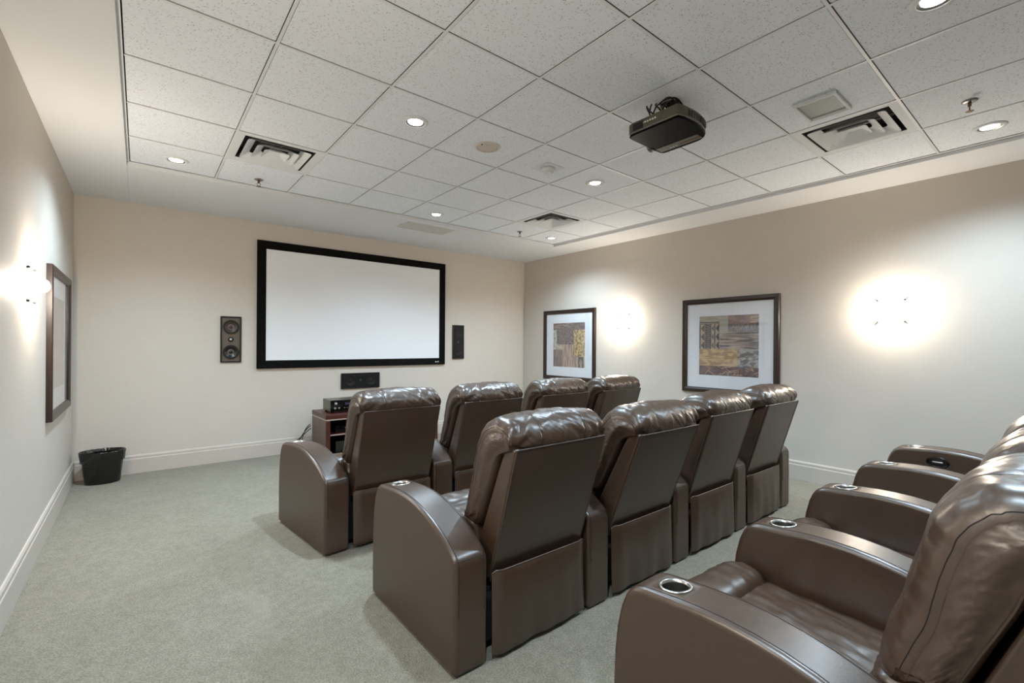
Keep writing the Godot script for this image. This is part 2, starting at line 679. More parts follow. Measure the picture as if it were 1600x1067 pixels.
func make_ceiling() -> void:
	var c := structure("ceiling")
	var x0 := grid_x(0) - 0.012
	var x1 := grid_x(COLS) + 0.03
	var z0 := grid_z(0) - 0.02
	var z1 := grid_z(ROWS) + 0.02
	var part := func(called, lo: Vector3, hi: Vector3, m, bevel):
		return obj(called, box_mesh(hi - lo, bevel), m, c, (lo + hi) * 0.5)
	part.call("soffit", Vector3(0, SOFFIT_Y, 0), Vector3(x0, 3.02, ROOM_D), M.white, 0.002)
	part.call("soffit", Vector3(x1, SOFFIT_Y, 0), Vector3(ROOM_W, 3.02, ROOM_D), M.white, 0.002)
	part.call("soffit", Vector3(x0, SOFFIT_Y, 0), Vector3(x1, 3.02, z0), M.white, 0.002)
	part.call("soffit", Vector3(x0, SOFFIT_Y, z1), Vector3(x1, 3.02, ROOM_D), M.white, 0.002)
	part.call("slab", Vector3(-0.15, 3.02, -0.15), Vector3(ROOM_W + 0.15, 3.14, ROOM_D + 0.15), M.plenum, 0.002)
	# metal angle round the edge of the grid
	var aw := 0.016
	part.call("wall_angle", Vector3(x0, TILE_Y - 0.001, z0), Vector3(grid_x(0) + aw - 0.012, TILE_Y + 0.001, z1), M.tee, 0.0003)
	part.call("wall_angle", Vector3(grid_x(COLS), TILE_Y - 0.001, z0), Vector3(x1, TILE_Y + 0.001, z1), M.tee, 0.0003)
	part.call("wall_angle", Vector3(x0, TILE_Y - 0.001, z0), Vector3(x1, TILE_Y + 0.001, grid_z(0)), M.tee, 0.0003)
	part.call("wall_angle", Vector3(x0, TILE_Y - 0.001, grid_z(ROWS)), Vector3(x1, TILE_Y + 0.001, z1), M.tee, 0.0003)
	var long_tee := box_mesh(Vector3(0.015, 0.004, TILE * ROWS), 0.0006)
	var short_tee := box_mesh(Vector3(TILE - 0.015, 0.004, 0.015), 0.0006)
	for i in range(1, COLS):
		obj("grid_bar", long_tee, M.tee, c, Vector3(grid_x(i), TILE_Y, grid_z(ROWS * 0.5)))
	for i in COLS:
		for j in range(1, ROWS):
			obj("grid_bar", short_tee, M.tee, c, Vector3(grid_x(i + 0.5), TILE_Y, grid_z(j)))
	var panel := box_mesh(Vector3(TILE - 0.0195, 0.016, TILE - 0.0195), 0.003)
	for i in COLS:
		for j in ROWS:
			if [i, j] in DIFFUSERS: continue
			var o := obj("ceiling_tile", panel, M.tile, c, Vector3(grid_x(i + 0.5), TILE_Y + 0.0095, grid_z(j + 0.5)))
			o.rotation.y = 0.0

# tiles (column, row) whose place an air diffuser takes
const DIFFUSERS := [[1, 1], [6, 1], [6, 6]]

func diffuser(i: int, j: int, label: String) -> void:
	var t := thing("air_diffuser", label, "air vent", Vector3(grid_x(i + 0.5), TILE_Y, grid_z(j + 0.5)), "square ceiling air diffusers")
	# each ring is a square sloping collar with rounded corners, wider below
	var collar := func(a: float, b: float, ya: float, yb: float, thick: float, r: float) -> ArrayMesh:
		var bd := Build.new()
		var pv := PackedVector3Array()
		var pi := PackedInt32Array()
		var prof := [[a, ya], [b, yb], [b, yb + thick], [a, ya + thick]]
		var ring := func(h: float, y: float, rr: float):
			var sq := rounded([Vector2(-h, -h), Vector2(h, -h), Vector2(h, h), Vector2(-h, h)], rr, 4)
			for p in sq: pv.append(Vector3(p.x, y, p.y))
			return sq.size()
		var m := 0
		for e in prof: m = ring.call(e[0], e[1], r)
		for k in 4:
			var q := (k + 1) % 4
			for s in m:
				var u := (s + 1) % m
				pi.append_array([k * m + s, k * m + u, q * m + s, q * m + s, k * m + u, q * m + u])
		bd.add(pv, pi)
		return bd.mesh()
	obj("flange", collar.call(0.300, 0.246, -0.001, 0.004, 0.003, 0.003), M.white, t)
	obj("louvre", collar.call(0.222, 0.160, -0.004, 0.034, 0.002, 0.03), M.white, t)
	obj("louvre", collar.call(0.150, 0.090, -0.006, 0.034, 0.002, 0.03), M.white, t)
	obj("louvre", collar.call(0.090, 0.040, -0.006, 0.030, 0.002, 0.02), M.white, t)
	obj("centre_plate", box_mesh(Vector3(0.084, 0.003, 0.084), 0.001), M.white, t, Vector3(0, 0.028, 0))
	var nb := Build.new()
	nb.box(Vector3(0, 0.1, 0), Vector3(0.50, 0.006, 0.50), 0.001)
	for s in [-1, 1]:
		nb.box(Vector3(s * 0.247, 0.052, 0), Vector3(0.006, 0.09, 0.50), 0.001)
		nb.box(Vector3(0, 0.052, s * 0.247), Vector3(0.488, 0.09, 0.006), 0.001)
	obj("duct_box", nb.mesh(), M.plenum, t)
	for s in [-1, 1]:
		obj("spring_arm", box_mesh(Vector3(0.012, 0.004, 0.44), 0.001), M.nickel, t, Vector3(s * 0.03, 0.05, 0))

func downlight(x: float, z: float, label: String) -> void:
	var t := thing("recessed_downlight", label, "ceiling light", Vector3(x, TILE_Y, z), "recessed ceiling downlights")
	var ring := Build.new()
	ring.lathe([[0.060, -0.002], [0.064, -0.009], [0.078, -0.008], [0.086, -0.002], [0.087, 0.002], [0.060, 0.002]], Vector3.ZERO, Vector3.UP, 40)
	obj("trim_ring", ring.mesh(), M.white, t)
	var lens := Build.new()
	lens.lathe([[0.0, -0.004], [0.03, -0.0038], [0.048, -0.002], [0.048, 0.001], [0.0, 0.001]], Vector3.ZERO, Vector3.UP, 32)
	obj("lens", lens.mesh(), M.lamp, t)
	var bowl := Build.new()
	bowl.lathe([[0.062, -0.006], [0.056, -0.003], [0.048, -0.0005], [0.048, 0.002], [0.063, 0.002]], Vector3.ZERO, Vector3.UP, 36)
	obj("reflector", bowl.mesh(), M.nickel, t)
	var l := SpotLight3D.new()
	l.name = "beam"
	l.position = Vector3(0, -0.018, 0)
	l.rotation.x = -PI * 0.5
	l.light_color = Color(0.83, 0.93, 1.0)
	l.light_energy = DOWN_ENERGY
	l.light_size = 0.055
	l.spot_range = 14.0
	l.spot_attenuation = 2.0
	l.spot_angle = 73.0
	l.spot_angle_attenuation = 0.9
	l.shadow_enabled = true
	t.add_child(l)

func sprinkler(x: float, z: float, label: String) -> void:
	var t := thing("fire_sprinkler", label, "sprinkler", Vector3(x, TILE_Y, z), "pendent fire sprinklers")
	var plate := Build.new()
	plate.lathe([[0.0, 0.003], [0.036, 0.003], [0.038, -0.002], [0.028, -0.008], [0.012, -0.009], [0.0, -0.009]], Vector3.ZERO, Vector3.UP, 28)
	obj("escutcheon", plate.mesh(), M.nickel, t)
	var stem := Build.new()
	stem.lathe([[0.0, 0.0], [0.009, 0.0], [0.009, -0.02], [0.006, -0.026], [0.0, -0.026]], Vector3(0, -0.008, 0), Vector3.UP, 16)
	obj("stem", stem.mesh(), M.brass, t)
	var arms := Build.new()
	for s in [-1, 1]:
		arms.tube(PackedVector3Array([Vector3(s * 0.007, -0.028, 0), Vector3(s * 0.015, -0.04, 0), Vector3(s * 0.012, -0.052, 0), Vector3(s * 0.002, -0.060, 0)]), 0.0022, 6)
	obj("frame_arm", arms.mesh(), M.brass, t)
	var d := Build.new()
	d.lathe([[0.0, 0.001], [0.019, 0.0], [0.021, -0.002], [0.0, -0.002]], Vector3(0, -0.061, 0), Vector3.UP, 20)
	obj("deflector", d.mesh(), M.brass, t)

func ceiling_fittings() -> void:
	diffuser(1, 1, "white square ceiling air diffuser beside the sprinkler near the left wall")
	diffuser(6, 1, "white square ceiling air diffuser near the corner of screen wall and right wall")
	diffuser(6, 6, "white square ceiling air diffuser next to the small square grille")
	downlight(grid_x(0.5), grid_z(0.46), "lit recessed downlight in the corner of the ceiling by left wall and screen")
	downlight(grid_x(4.5), grid_z(0.44), "lit recessed downlight beside the flush return grille above the screen")
	downlight(grid_x(7.5), grid_z(0.46), "lit recessed downlight in the corner of the ceiling by right wall and screen")
	downlight(grid_x(2.5), grid_z(3.5), "lit recessed downlight one tile away from the round ceiling speaker")
	downlight(grid_x(5.5), grid_z(3.5), "lit recessed downlight one tile away from the smoke detector")
	downlight(grid_x(4.5), grid_z(7.5), "lit recessed downlight over the back row, two tiles from the square grille")
	downlight(grid_x(7.5), grid_z(7.5), "lit recessed downlight beside the round-plated sprinkler near the right wall")
	downlight(grid_x(0.5), grid_z(7.5), "lit recessed downlight over the aisle along the left wall")
	sprinkler(1.362, 1.535, "small pendent sprinkler on the tile in front of the left diffuser")
	sprinkler(4.437, 1.595, "small pendent sprinkler by the diffuser in the far right corner")
	sprinkler(4.449, 5.859, "pendent sprinkler with round plate beside the downlight near the right wall")
	# round ceiling speaker
	var t := thing("ceiling_speaker", "round beige ceiling speaker set flush in a ceiling tile", "speaker", Vector3(2.573, TILE_Y, 3.447))
	var b := Build.new()
	b.lathe([[0.080, 0.003], [0.096, 0.002], [0.097, -0.001], [0.092, -0.006], [0.082, -0.006], [0.080, -0.003]], Vector3.ZERO, Vector3.UP, 40)
	obj("rim", b.mesh(), M.beige, t)
	b = Build.new()
	b.lathe([[0.0, -0.004], [0.05, -0.0035], [0.081, -0.002], [0.081, 0.002], [0.0, 0.002]], Vector3.ZERO, Vector3.UP, 36)
	obj("grille", b.mesh(), mat(Color(0.77, 0.735, 0.695), 0.8), t)
	b = Build.new()
	b.lathe([[0.0, -0.001], [0.006, -0.001], [0.006, -0.004], [0.0, -0.005]], Vector3(-0.066, -0.002, 0.018), Vector3.UP, 12)
	obj("badge", b.mesh(), M.brass, t)
	# smoke detector on a square plate
	t = thing("smoke_detector", "white smoke detector on a thin square ceiling plate", "smoke detector", Vector3(3.217, TILE_Y, 3.437))
	obj("mounting_plate", box_mesh(Vector3(0.19, 0.004, 0.19), 0.001), M.white, t, Vector3(0, -0.001, 0))
	b = Build.new()
	b.lathe([[0.0, -0.003], [0.058, -0.003], [0.060, -0.014], [0.052, -0.022], [0.050, -0.022], [0.050, -0.027], [0.044, -0.034], [0.036, -0.036], [0.036, -0.044], [0.030, -0.048], [0.0, -0.049]], Vector3.ZERO, Vector3.UP, 36)
	obj("housing", b.mesh(), M.white, t)
	b = Build.new()
	b.lathe([[0.0, -0.005], [0.006, -0.004], [0.006, 0.004], [0.0, 0.004]], Vector3(0.056, -0.018, 0), Vector3(1, -0.6, 0), 12)
	obj("indicator", b.mesh(), M.steel, t)
	# flush return grille in the soffit over the screen
	t = thing("return_grille", "flush off-white rectangular grille in the drywall border above the screen", "air vent", Vector3(3.345, SOFFIT_Y, 1.045))
	obj("frame", box_mesh(Vector3(0.655, 0.006, 0.325), 0.002), mat(Color(0.80, 0.78, 0.75), 0.6), t, Vector3(0, -0.003, 0))
	for k in 12:
		obj("slat", box_mesh(Vector3(0.60, 0.004, 0.016), 0.001), M.vent, t, Vector3(0, -0.008, -0.13 + k * 0.0236))
	# small square grille next to the big diffuser
	t = thing("exhaust_grille", "small square white ceiling grille with raised frame beside the diffuser", "air vent", Vector3(3.83, TILE_Y, 5.27))
	for s in [-1, 1]:
		obj("frame_side", box_mesh(Vector3(0.018, 0.02, 0.235), 0.003), M.white, t, Vector3(s * 0.14, -0.008, 0))
		obj("frame_side", box_mesh(Vector3(0.262, 0.02, 0.018), 0.003), M.white, t, Vector3(0, -0.008, s * 0.1085))
	obj("panel", box_mesh(Vector3(0.264, 0.004, 0.20), 0.001), mat(Color(0.64, 0.66, 0.645), 0.6), t, Vector3(0, -0.001, 0))

# ------------------------------------------------------------------ wall lamps
func sconce(at: Vector3, out: Vector3, label: String) -> void:
	var t := thing("wall_sconce", label, "wall lamp", at, "round wall sconces")
	var b := Build.new()
	b.lathe([[0.0, 0.0], [0.135, 0.0], [0.134, 0.002], [0.120, 0.006], [0.05, 0.012], [0.0, 0.013]], Vector3.ZERO, out, 48)
	obj("backplate", b.mesh(), M.satin, t)
	b = Build.new()
	b.lathe([[0.0, 0.012], [0.02, 0.012], [0.018, 0.028], [0.0, 0.028]], Vector3.ZERO, out, 20)
	obj("lamp_holder", b.mesh(), M.nickel, t)
	b = Build.new()
	var prof := []
	for k in 13:
		var a := PI * k / 12.0
		prof.append([0.042 * sin(a), 0.056 - 0.034 * cos(a)])
	b.lathe(prof, Vector3.ZERO, out, 28)
	obj("globe", b.mesh(), M.bulb, t)
	for sy in [-1, 1]:
		for sz in [-1, 1]:
			b = Build.new()
			b.lathe([[0.0, 0.0], [0.008, 0.0], [0.008, 0.012], [0.006, 0.015], [0.0, 0.015]], Vector3(0, sy * 0.0985, sz * 0.0985), out, 14)
			obj("dark_stud", b.mesh(), M.black_matte, t)  # small dark stud on each diagonal of the plate
	var l := OmniLight3D.new()
	l.name = "glow"
	l.position = out * 0.056
	l.light_color = Color(1.0, 0.945, 0.87)
	l.light_energy = SCONCE_ENERGY
	l.light_size = 0.035
	l.omni_range = 12.0
	l.omni_attenuation = 2.0
	l.shadow_enabled = true
	t.add_child(l)

# ------------------------------------------------------------------ pictures
func streaks(im: Image, r: Rect2i, a: Color, b: Color, fx: float, fy: float, seed_: int, hard := 1.0) -> void:
	var f := FastNoiseLite.new()
	f.seed = seed_
	f.frequency = 0.024
	f.fractal_octaves = 3
	for y in range(r.position.y, r.end.y):
		for x in range(r.position.x, r.end.x):
			var t := clampf(0.5 + f.get_noise_2d(x * fx, y * fy) * 2.2 * hard, 0.0, 1.0)
			im.set_pixel(x, y, a.lerp(b, t))

func stroke(im: Image, a: Vector2, b: Vector2, w: int, c: Color) -> void:
	var n := int(a.distance_to(b)) + 1
	for k in n:
		var p := a.lerp(b, float(k) / n)
		im.fill_rect(Rect2i(int(p.x), int(p.y), w, w), c)

func art_large() -> Image:
	var im := Image.create(512, 512, false, Image.FORMAT_RGB8)
	var tan_ := Color(0.66, 0.59, 0.50)
	var grey := Color(0.60, 0.58, 0.53)
	var brown := Color(0.33, 0.20, 0.16)
	streaks(im, Rect2i(0, 0, 512, 512), grey, tan_, 0.3, 1.5, 1)
	streaks(im, Rect2i(0, 0, 256, 56), Color(0.58, 0.55, 0.47), Color(0.68, 0.61, 0.51), 0.4, 1.2, 2)
	streaks(im, Rect2i(258, 0, 254, 80), Color(0.40, 0.22, 0.18), Color(0.55, 0.38, 0.31), 0.25, 1.4, 3)
	streaks(im, Rect2i(440, 0, 72, 80), Color(0.45, 0.33, 0.27), Color(0.68, 0.56, 0.45), 0.2, 2.4, 4)
	streaks(im, Rect2i(258, 70, 254, 72), Color(0.34, 0.24, 0.20), Color(0.52, 0.44, 0.38), 3.0, 0.8, 5)
	streaks(im, Rect2i(186, 144, 326, 138), Color(0.30, 0.20, 0.17), Color(0.70, 0.61, 0.53), 0.15, 3.4, 6, 1.4)
	streaks(im, Rect2i(0, 52, 182, 230), Color(0.16, 0.11, 0.09), Color(0.27, 0.20, 0.16), 0.6, 0.6, 7)
	for y in range(72, 282):                # woven triangles and bars
		for c in [[14, 34], [112, 22], [148, 30]]:
			var ph := absf(fposmod((y - 72) / 72.0, 1.0) * 2.0 - 1.0)
			im.fill_rect(Rect2i(c[0], y, 3 + int(c[1] * ph), 1), Color(0.66, 0.57, 0.48))
		im.fill_rect(Rect2i(50, y, 5, 1), Color(0.62, 0.53, 0.45))
		im.fill_rect(Rect2i(132, y, 5, 1), Color(0.70, 0.60, 0.51))
		if (y / 9) % 2 == 0: im.fill_rect(Rect2i(62 + (y * 3) % 30, y, 16, 1), Color(0.55, 0.47, 0.39))
	im.fill_rect(Rect2i(4, 62, 176, 6), Color(0.62, 0.53, 0.43))
	streaks(im, Rect2i(0, 284, 336, 142), Color(0.60, 0.46, 0.28), Color(0.78, 0.64, 0.42), 0.5, 0.9, 8)
	var rng := RandomNumberGenerator.new()
	rng.seed = 9
	for k in 34:
		im.fill_rect(Rect2i(rng.randi_range(4, 290), rng.randi_range(290, 416), rng.randi_range(14, 44), rng.randi_range(3, 6)), Color(0.86, 0.74, 0.54).lerp(Color(0.52, 0.38, 0.24), rng.randf()))
	streaks(im, Rect2i(338, 284, 174, 146), Color(0.34, 0.27, 0.24), Color(0.64, 0.62, 0.58), 0.5, 0.9, 10)
	streaks(im, Rect2i(0, 428, 512, 84), Color(0.24, 0.12, 0.11), Color(0.40, 0.24, 0.21), 0.8, 0.6, 11)
	for k in 22:
		var a := Vector2(rng.randf_range(0, 500), rng.randf_range(432, 506))
		stroke(im, a, Vector2(clampf(a.x + rng.randf_range(-70, 90), 0, 506), clampf(a.y + rng.randf_range(-60, 60), 430, 506)), 3, Color(0.80, 0.64, 0.48))
	return im

func art_small() -> Image:
	var im := Image.create(512, 512, false, Image.FORMAT_RGB8)
	streaks(im, Rect2i(0, 0, 512, 512), Color(0.50, 0.38, 0.31), Color(0.72, 0.60, 0.50), 2.2, 0.15, 20)
	streaks(im, Rect2i(0, 0, 512, 80), Color(0.24, 0.15, 0.12), Color(0.58, 0.42, 0.33), 0.3, 2.4, 21)
	streaks(im, Rect2i(330, 0, 182, 84), Color(0.26, 0.15, 0.12), Color(0.44, 0.30, 0.24), 0.9, 0.9, 22)
	streaks(im, Rect2i(0, 84, 62, 226), Color(0.55, 0.55, 0.49), Color(0.74, 0.72, 0.63), 1.2, 0.5, 23)
	streaks(im, Rect2i(62, 60, 270, 190), Color(0.20, 0.12, 0.10), Color(0.46, 0.33, 0.27), 1.4, 1.4, 24)
	streaks(im, Rect2i(340, 86, 172, 300), Color(0.54, 0.41, 0.22), Color(0.80, 0.68, 0.43), 1.1, 1.1, 25)
	streaks(im, Rect2i(62, 250, 100, 60), Color(0.62, 0.54, 0.44), Color(0.75, 0.66, 0.54), 1.0, 1.0, 26)
	streaks(im, Rect2i(0, 312, 158, 200), Color(0.24, 0.13, 0.11), Color(0.56, 0.42, 0.36), 2.4, 0.2, 27)
	streaks(im, Rect2i(408, 388, 76, 124), Color(0.10, 0.08, 0.07), Color(0.22, 0.18, 0.15), 1.0, 1.0, 28)
	var rng := RandomNumberGenerator.new()
	rng.seed = 29
	for k in 40:
		var a := Vector2(rng.randf_range(70, 310), rng.randf_range(66, 240))
		stroke(im, a, a + Vector2(rng.randf_range(-26, 26), rng.randf_range(-26, 26)), 3, Color(0.50, 0.37, 0.29) if k % 3 else Color(0.16, 0.09, 0.07))
	for k in 40:
		im.fill_rect(Rect2i(rng.randi_range(344, 490), rng.randi_range(90, 376), rng.randi_range(6, 16), rng.randi_range(5, 14)), Color(0.90, 0.80, 0.58).lerp(Color(0.46, 0.34, 0.18), rng.randf()))
	for k in 6:
		stroke(im, Vector2(424 + k * 8, 408 + absf(k - 2.5) * 12), Vector2(440 + k * 4, 500), 4, Color(0.66, 0.58, 0.46))
	return im

func art_pale() -> Image:
	var im := Image.create(256, 256, false, Image.FORMAT_RGB8)
	streaks(im, Rect2i(0, 0, 256, 256), Color(0.56, 0.53, 0.50), Color(0.66, 0.62, 0.58), 0.5, 1.0, 31)
	streaks(im, Rect2i(0, 0, 120, 140), Color(0.50, 0.46, 0.43), Color(0.62, 0.57, 0.53), 1.0, 0.4, 32)
	streaks(im, Rect2i(130, 120, 126, 136), Color(0.58, 0.52, 0.44), Color(0.68, 0.62, 0.54), 0.4, 1.4, 33)
	return im

func picture(called_label: String, at: Vector3, turn: float, art: Image, art_w: float, art_h: float) -> void:
	var w := 1.135
	var h := 1.135
	var t := thing("framed_picture", called_label, "picture", at, "")
	t.rotation.y = turn                    # built facing +z
	var fw := 0.062
	var fd := 0.036
	# mitred frame sides
	for s in 4:
		var len_: float = w if s % 2 == 0 else h
		var half: float = (h if s % 2 == 0 else w) * 0.5
		var b := Build.new()
		var pv := PackedVector3Array()
		var prof := [Vector2(0, 0), Vector2(0, fd * 0.85), Vector2(0.004, fd), Vector2(fw * 0.6, fd * 0.95), Vector2(fw - 0.004, fd * 0.72), Vector2(fw, fd * 0.62), Vector2(fw, 0)]
		var m := prof.size()
		for e in [-1, 1]:
			for p in prof:
				pv.append(Vector3(e * (len_ * 0.5 - p.x), half - p.x, p.y))
		var pi := PackedInt32Array()
		for k in m:
			var q := (k + 1) % m
			pi.append_array([k, q, m + k, m + k, q, m + q])
		# flat faces: every strip keeps corners of its own
		var fv := PackedVector3Array()
		var fi := PackedInt32Array()
		for k in pi.size():
			fv.append(pv[pi[k]])
			fi.append(k)
		b.add(fv, fi)
		var o := obj("frame_side", b.mesh(), M.frame, t)
		o.rotation.z = s * PI * 0.5
	obj("backing", box_mesh(Vector3(w - 0.04, h - 0.04, 0.004), 0.001), M.matboard, t, Vector3(0, 0, 0.004))
	# mat board: four sides with a bevelled opening
	var mw := w - 2 * fw + 0.006
	var mh := h - 2 * fw + 0.006
	var mb := Build.new()
	for e in [-1, 1]:
		mb.box(Vector3(0, e * (mh + art_h) * 0.25, 0.0095), Vector3(mw, (mh - art_h) * 0.5, 0.004), 0.0002)
		mb.box(Vector3(e * (mw + art_w) * 0.25, 0, 0.0095), Vector3((mw - art_w) * 0.5, art_h, 0.004), 0.0002)
	obj("mat_board", mb.mesh(), M.matboard, t)
	var pm := mat(Color.WHITE, 0.8, 0.0, 0.3)
	pm.albedo_texture = ImageTexture.create_from_image(art)
	var q := QuadMesh.new()
	q.size = Vector2(art_w + 0.01, art_h + 0.01)
	obj("print", q, pm, t, Vector3(0, 0, 0.0074))
	obj("glass_pane", box_mesh(Vector3(mw, mh, 0.002), 0.0004), M.glass, t, Vector3(0, 0, 0.015))

# ------------------------------------------------------------------ screen wall
func projection_screen() -> void:
	var x0 := 1.620
	var x1 := 4.232
	var y0 := 1.075
	var y1 := 2.637
	var fw := 0.098
	var t := thing("projection_screen", "large white projection screen in a wide black velvet frame", "screen", Vector3((x0 + x1) * 0.5, (y0 + y1) * 0.5, 0))
	var w := x1 - x0
	var h := y1 - y0
	for s in 4:
		var len_: float = w if s % 2 == 0 else h
		var half: float = (h if s % 2 == 0 else w) * 0.5
		var prof := [Vector2(0, 0), Vector2(0, 0.030), Vector2(0.010, 0.042), Vector2(fw, 0.024), Vector2(fw, 0)]
		var m := prof.size()
		var fv := PackedVector3Array()
		var fi := PackedInt32Array()
		for k in m:
			var p: Vector2 = prof[k]
			var q: Vector2 = prof[(k + 1) % m]
			var a := fv.size()
			for e in [[p, -1], [q, -1], [p, 1], [q, 1]]:
				fv.append(Vector3(e[1] * (len_ * 0.5 - e[0].x), half - e[0].x, e[0].y))
			fi.append_array([a, a + 1, a + 2, a + 2, a + 1, a + 3])
		var b := Build.new()
		b.add(fv, fi)
		var o := obj("frame_side", b.mesh(), M.velvet, t)
		o.rotation.z = s * PI * 0.5
	obj("screen_fabric", box_mesh(Vector3(w - 2 * fw + 0.01, h - 2 * fw + 0.01, 0.01), 0.001), M.screen, t, Vector3(0, 0, 0.014))
	# the maker's mark at the lower right: two small light blocks and a wedge
	var mk := Build.new()
	mk.box(Vector3(-0.020, 0, 0), Vector3(0.020, 0.022, 0.001), 0.0002)
	mk.box(Vector3(0.0, -0.004, 0), Vector3(0.012, 0.014, 0.001), 0.0002)
	mk.box(Vector3(0.021, 0, 0), Vector3(0.018, 0.024, 0.001), 0.0002)
	var mark := obj("maker_mark", mk.mesh(), M.mark, t, Vector3(w * 0.5 - 0.145, -h * 0.5 + 0.040, 0.0375))
	mark.rotation.x = 0.2

func driver(parent: Node, at: Vector3, r: float, mcone: Material) -> void:
	var b := Build.new()
	b.lathe([[r * 1.10, 0.0], [r * 1.10, 0.006], [r * 0.99, 0.007], [r * 0.93, 0.004], [r * 0.88, 0.007], [r * 0.82, 0.003]], at, Vector3(0, 0, 1), 36)
	var s := obj("surround", b.mesh(), M.rubber, parent)
	b = Build.new()
	b.lathe([[r * 0.83, 0.004], [r * 0.36, -0.014], [r * 0.33, -0.013], [r * 0.22, -0.006], [0.0, -0.003]], at, Vector3(0, 0, 1), 36)
	obj("cone", b.mesh(), mcone, s)

func wall_speaker(label: String, c: Vector3, w: float, h: float, flat: bool, grille: bool) -> void:
	var t := thing("wall_speaker", label, "speaker", c)
	var bw := 0.014
	for s in [-1, 1]:
		obj("bezel", box_mesh(Vector3(bw, h, 0.022), 0.003), M.black, t, Vector3(s * (w - bw) * 0.5, 0, 0.011))
		obj("bezel", box_mesh(Vector3(w - 2 * bw, bw, 0.022), 0.003), M.black, t, Vector3(0, s * (h - bw) * 0.5, 0.011))
	obj("baffle", box_mesh(Vector3(w - 2 * bw, h - 2 * bw, 0.006), 0.001), M.bronze if not grille else M.black_matte, t, Vector3(0, 0, 0.003))
	var along := Vector3(1, 0, 0) if flat else Vector3(0, 1, 0)
	var r := minf(w, h) * 0.35
	var reach := maxf(w, h) * 0.272
	for s in [-1, 1]:
		driver(t, along * s * reach + Vector3(0, 0, 0.0165), r, M.cone if s > 0 or grille else M.black)
	var b := Build.new()
	b.lathe([[0.030, 0.0], [0.030, 0.004], [0.020, 0.003], [0.017, 0.001]], Vector3(0, 0, 0.008), Vector3(0, 0, 1), 24)
	obj("tweeter_ring", b.mesh(), M.rubber, t)
	b = Build.new()
	b.lathe([[0.018, 0.0], [0.014, 0.007], [0.007, 0.011], [0.0, 0.012]], Vector3(0, 0, 0.008), Vector3(0, 0, 1), 20)
	obj("tweeter_dome", b.mesh(), M.steel, t)
	if grille:
		obj("grille", box_mesh(Vector3(w - 2 * bw, h - 2 * bw, 0.002), 0.0005), M.grille, t, Vector3(0, 0, 0.026 if not flat else 0.0265))

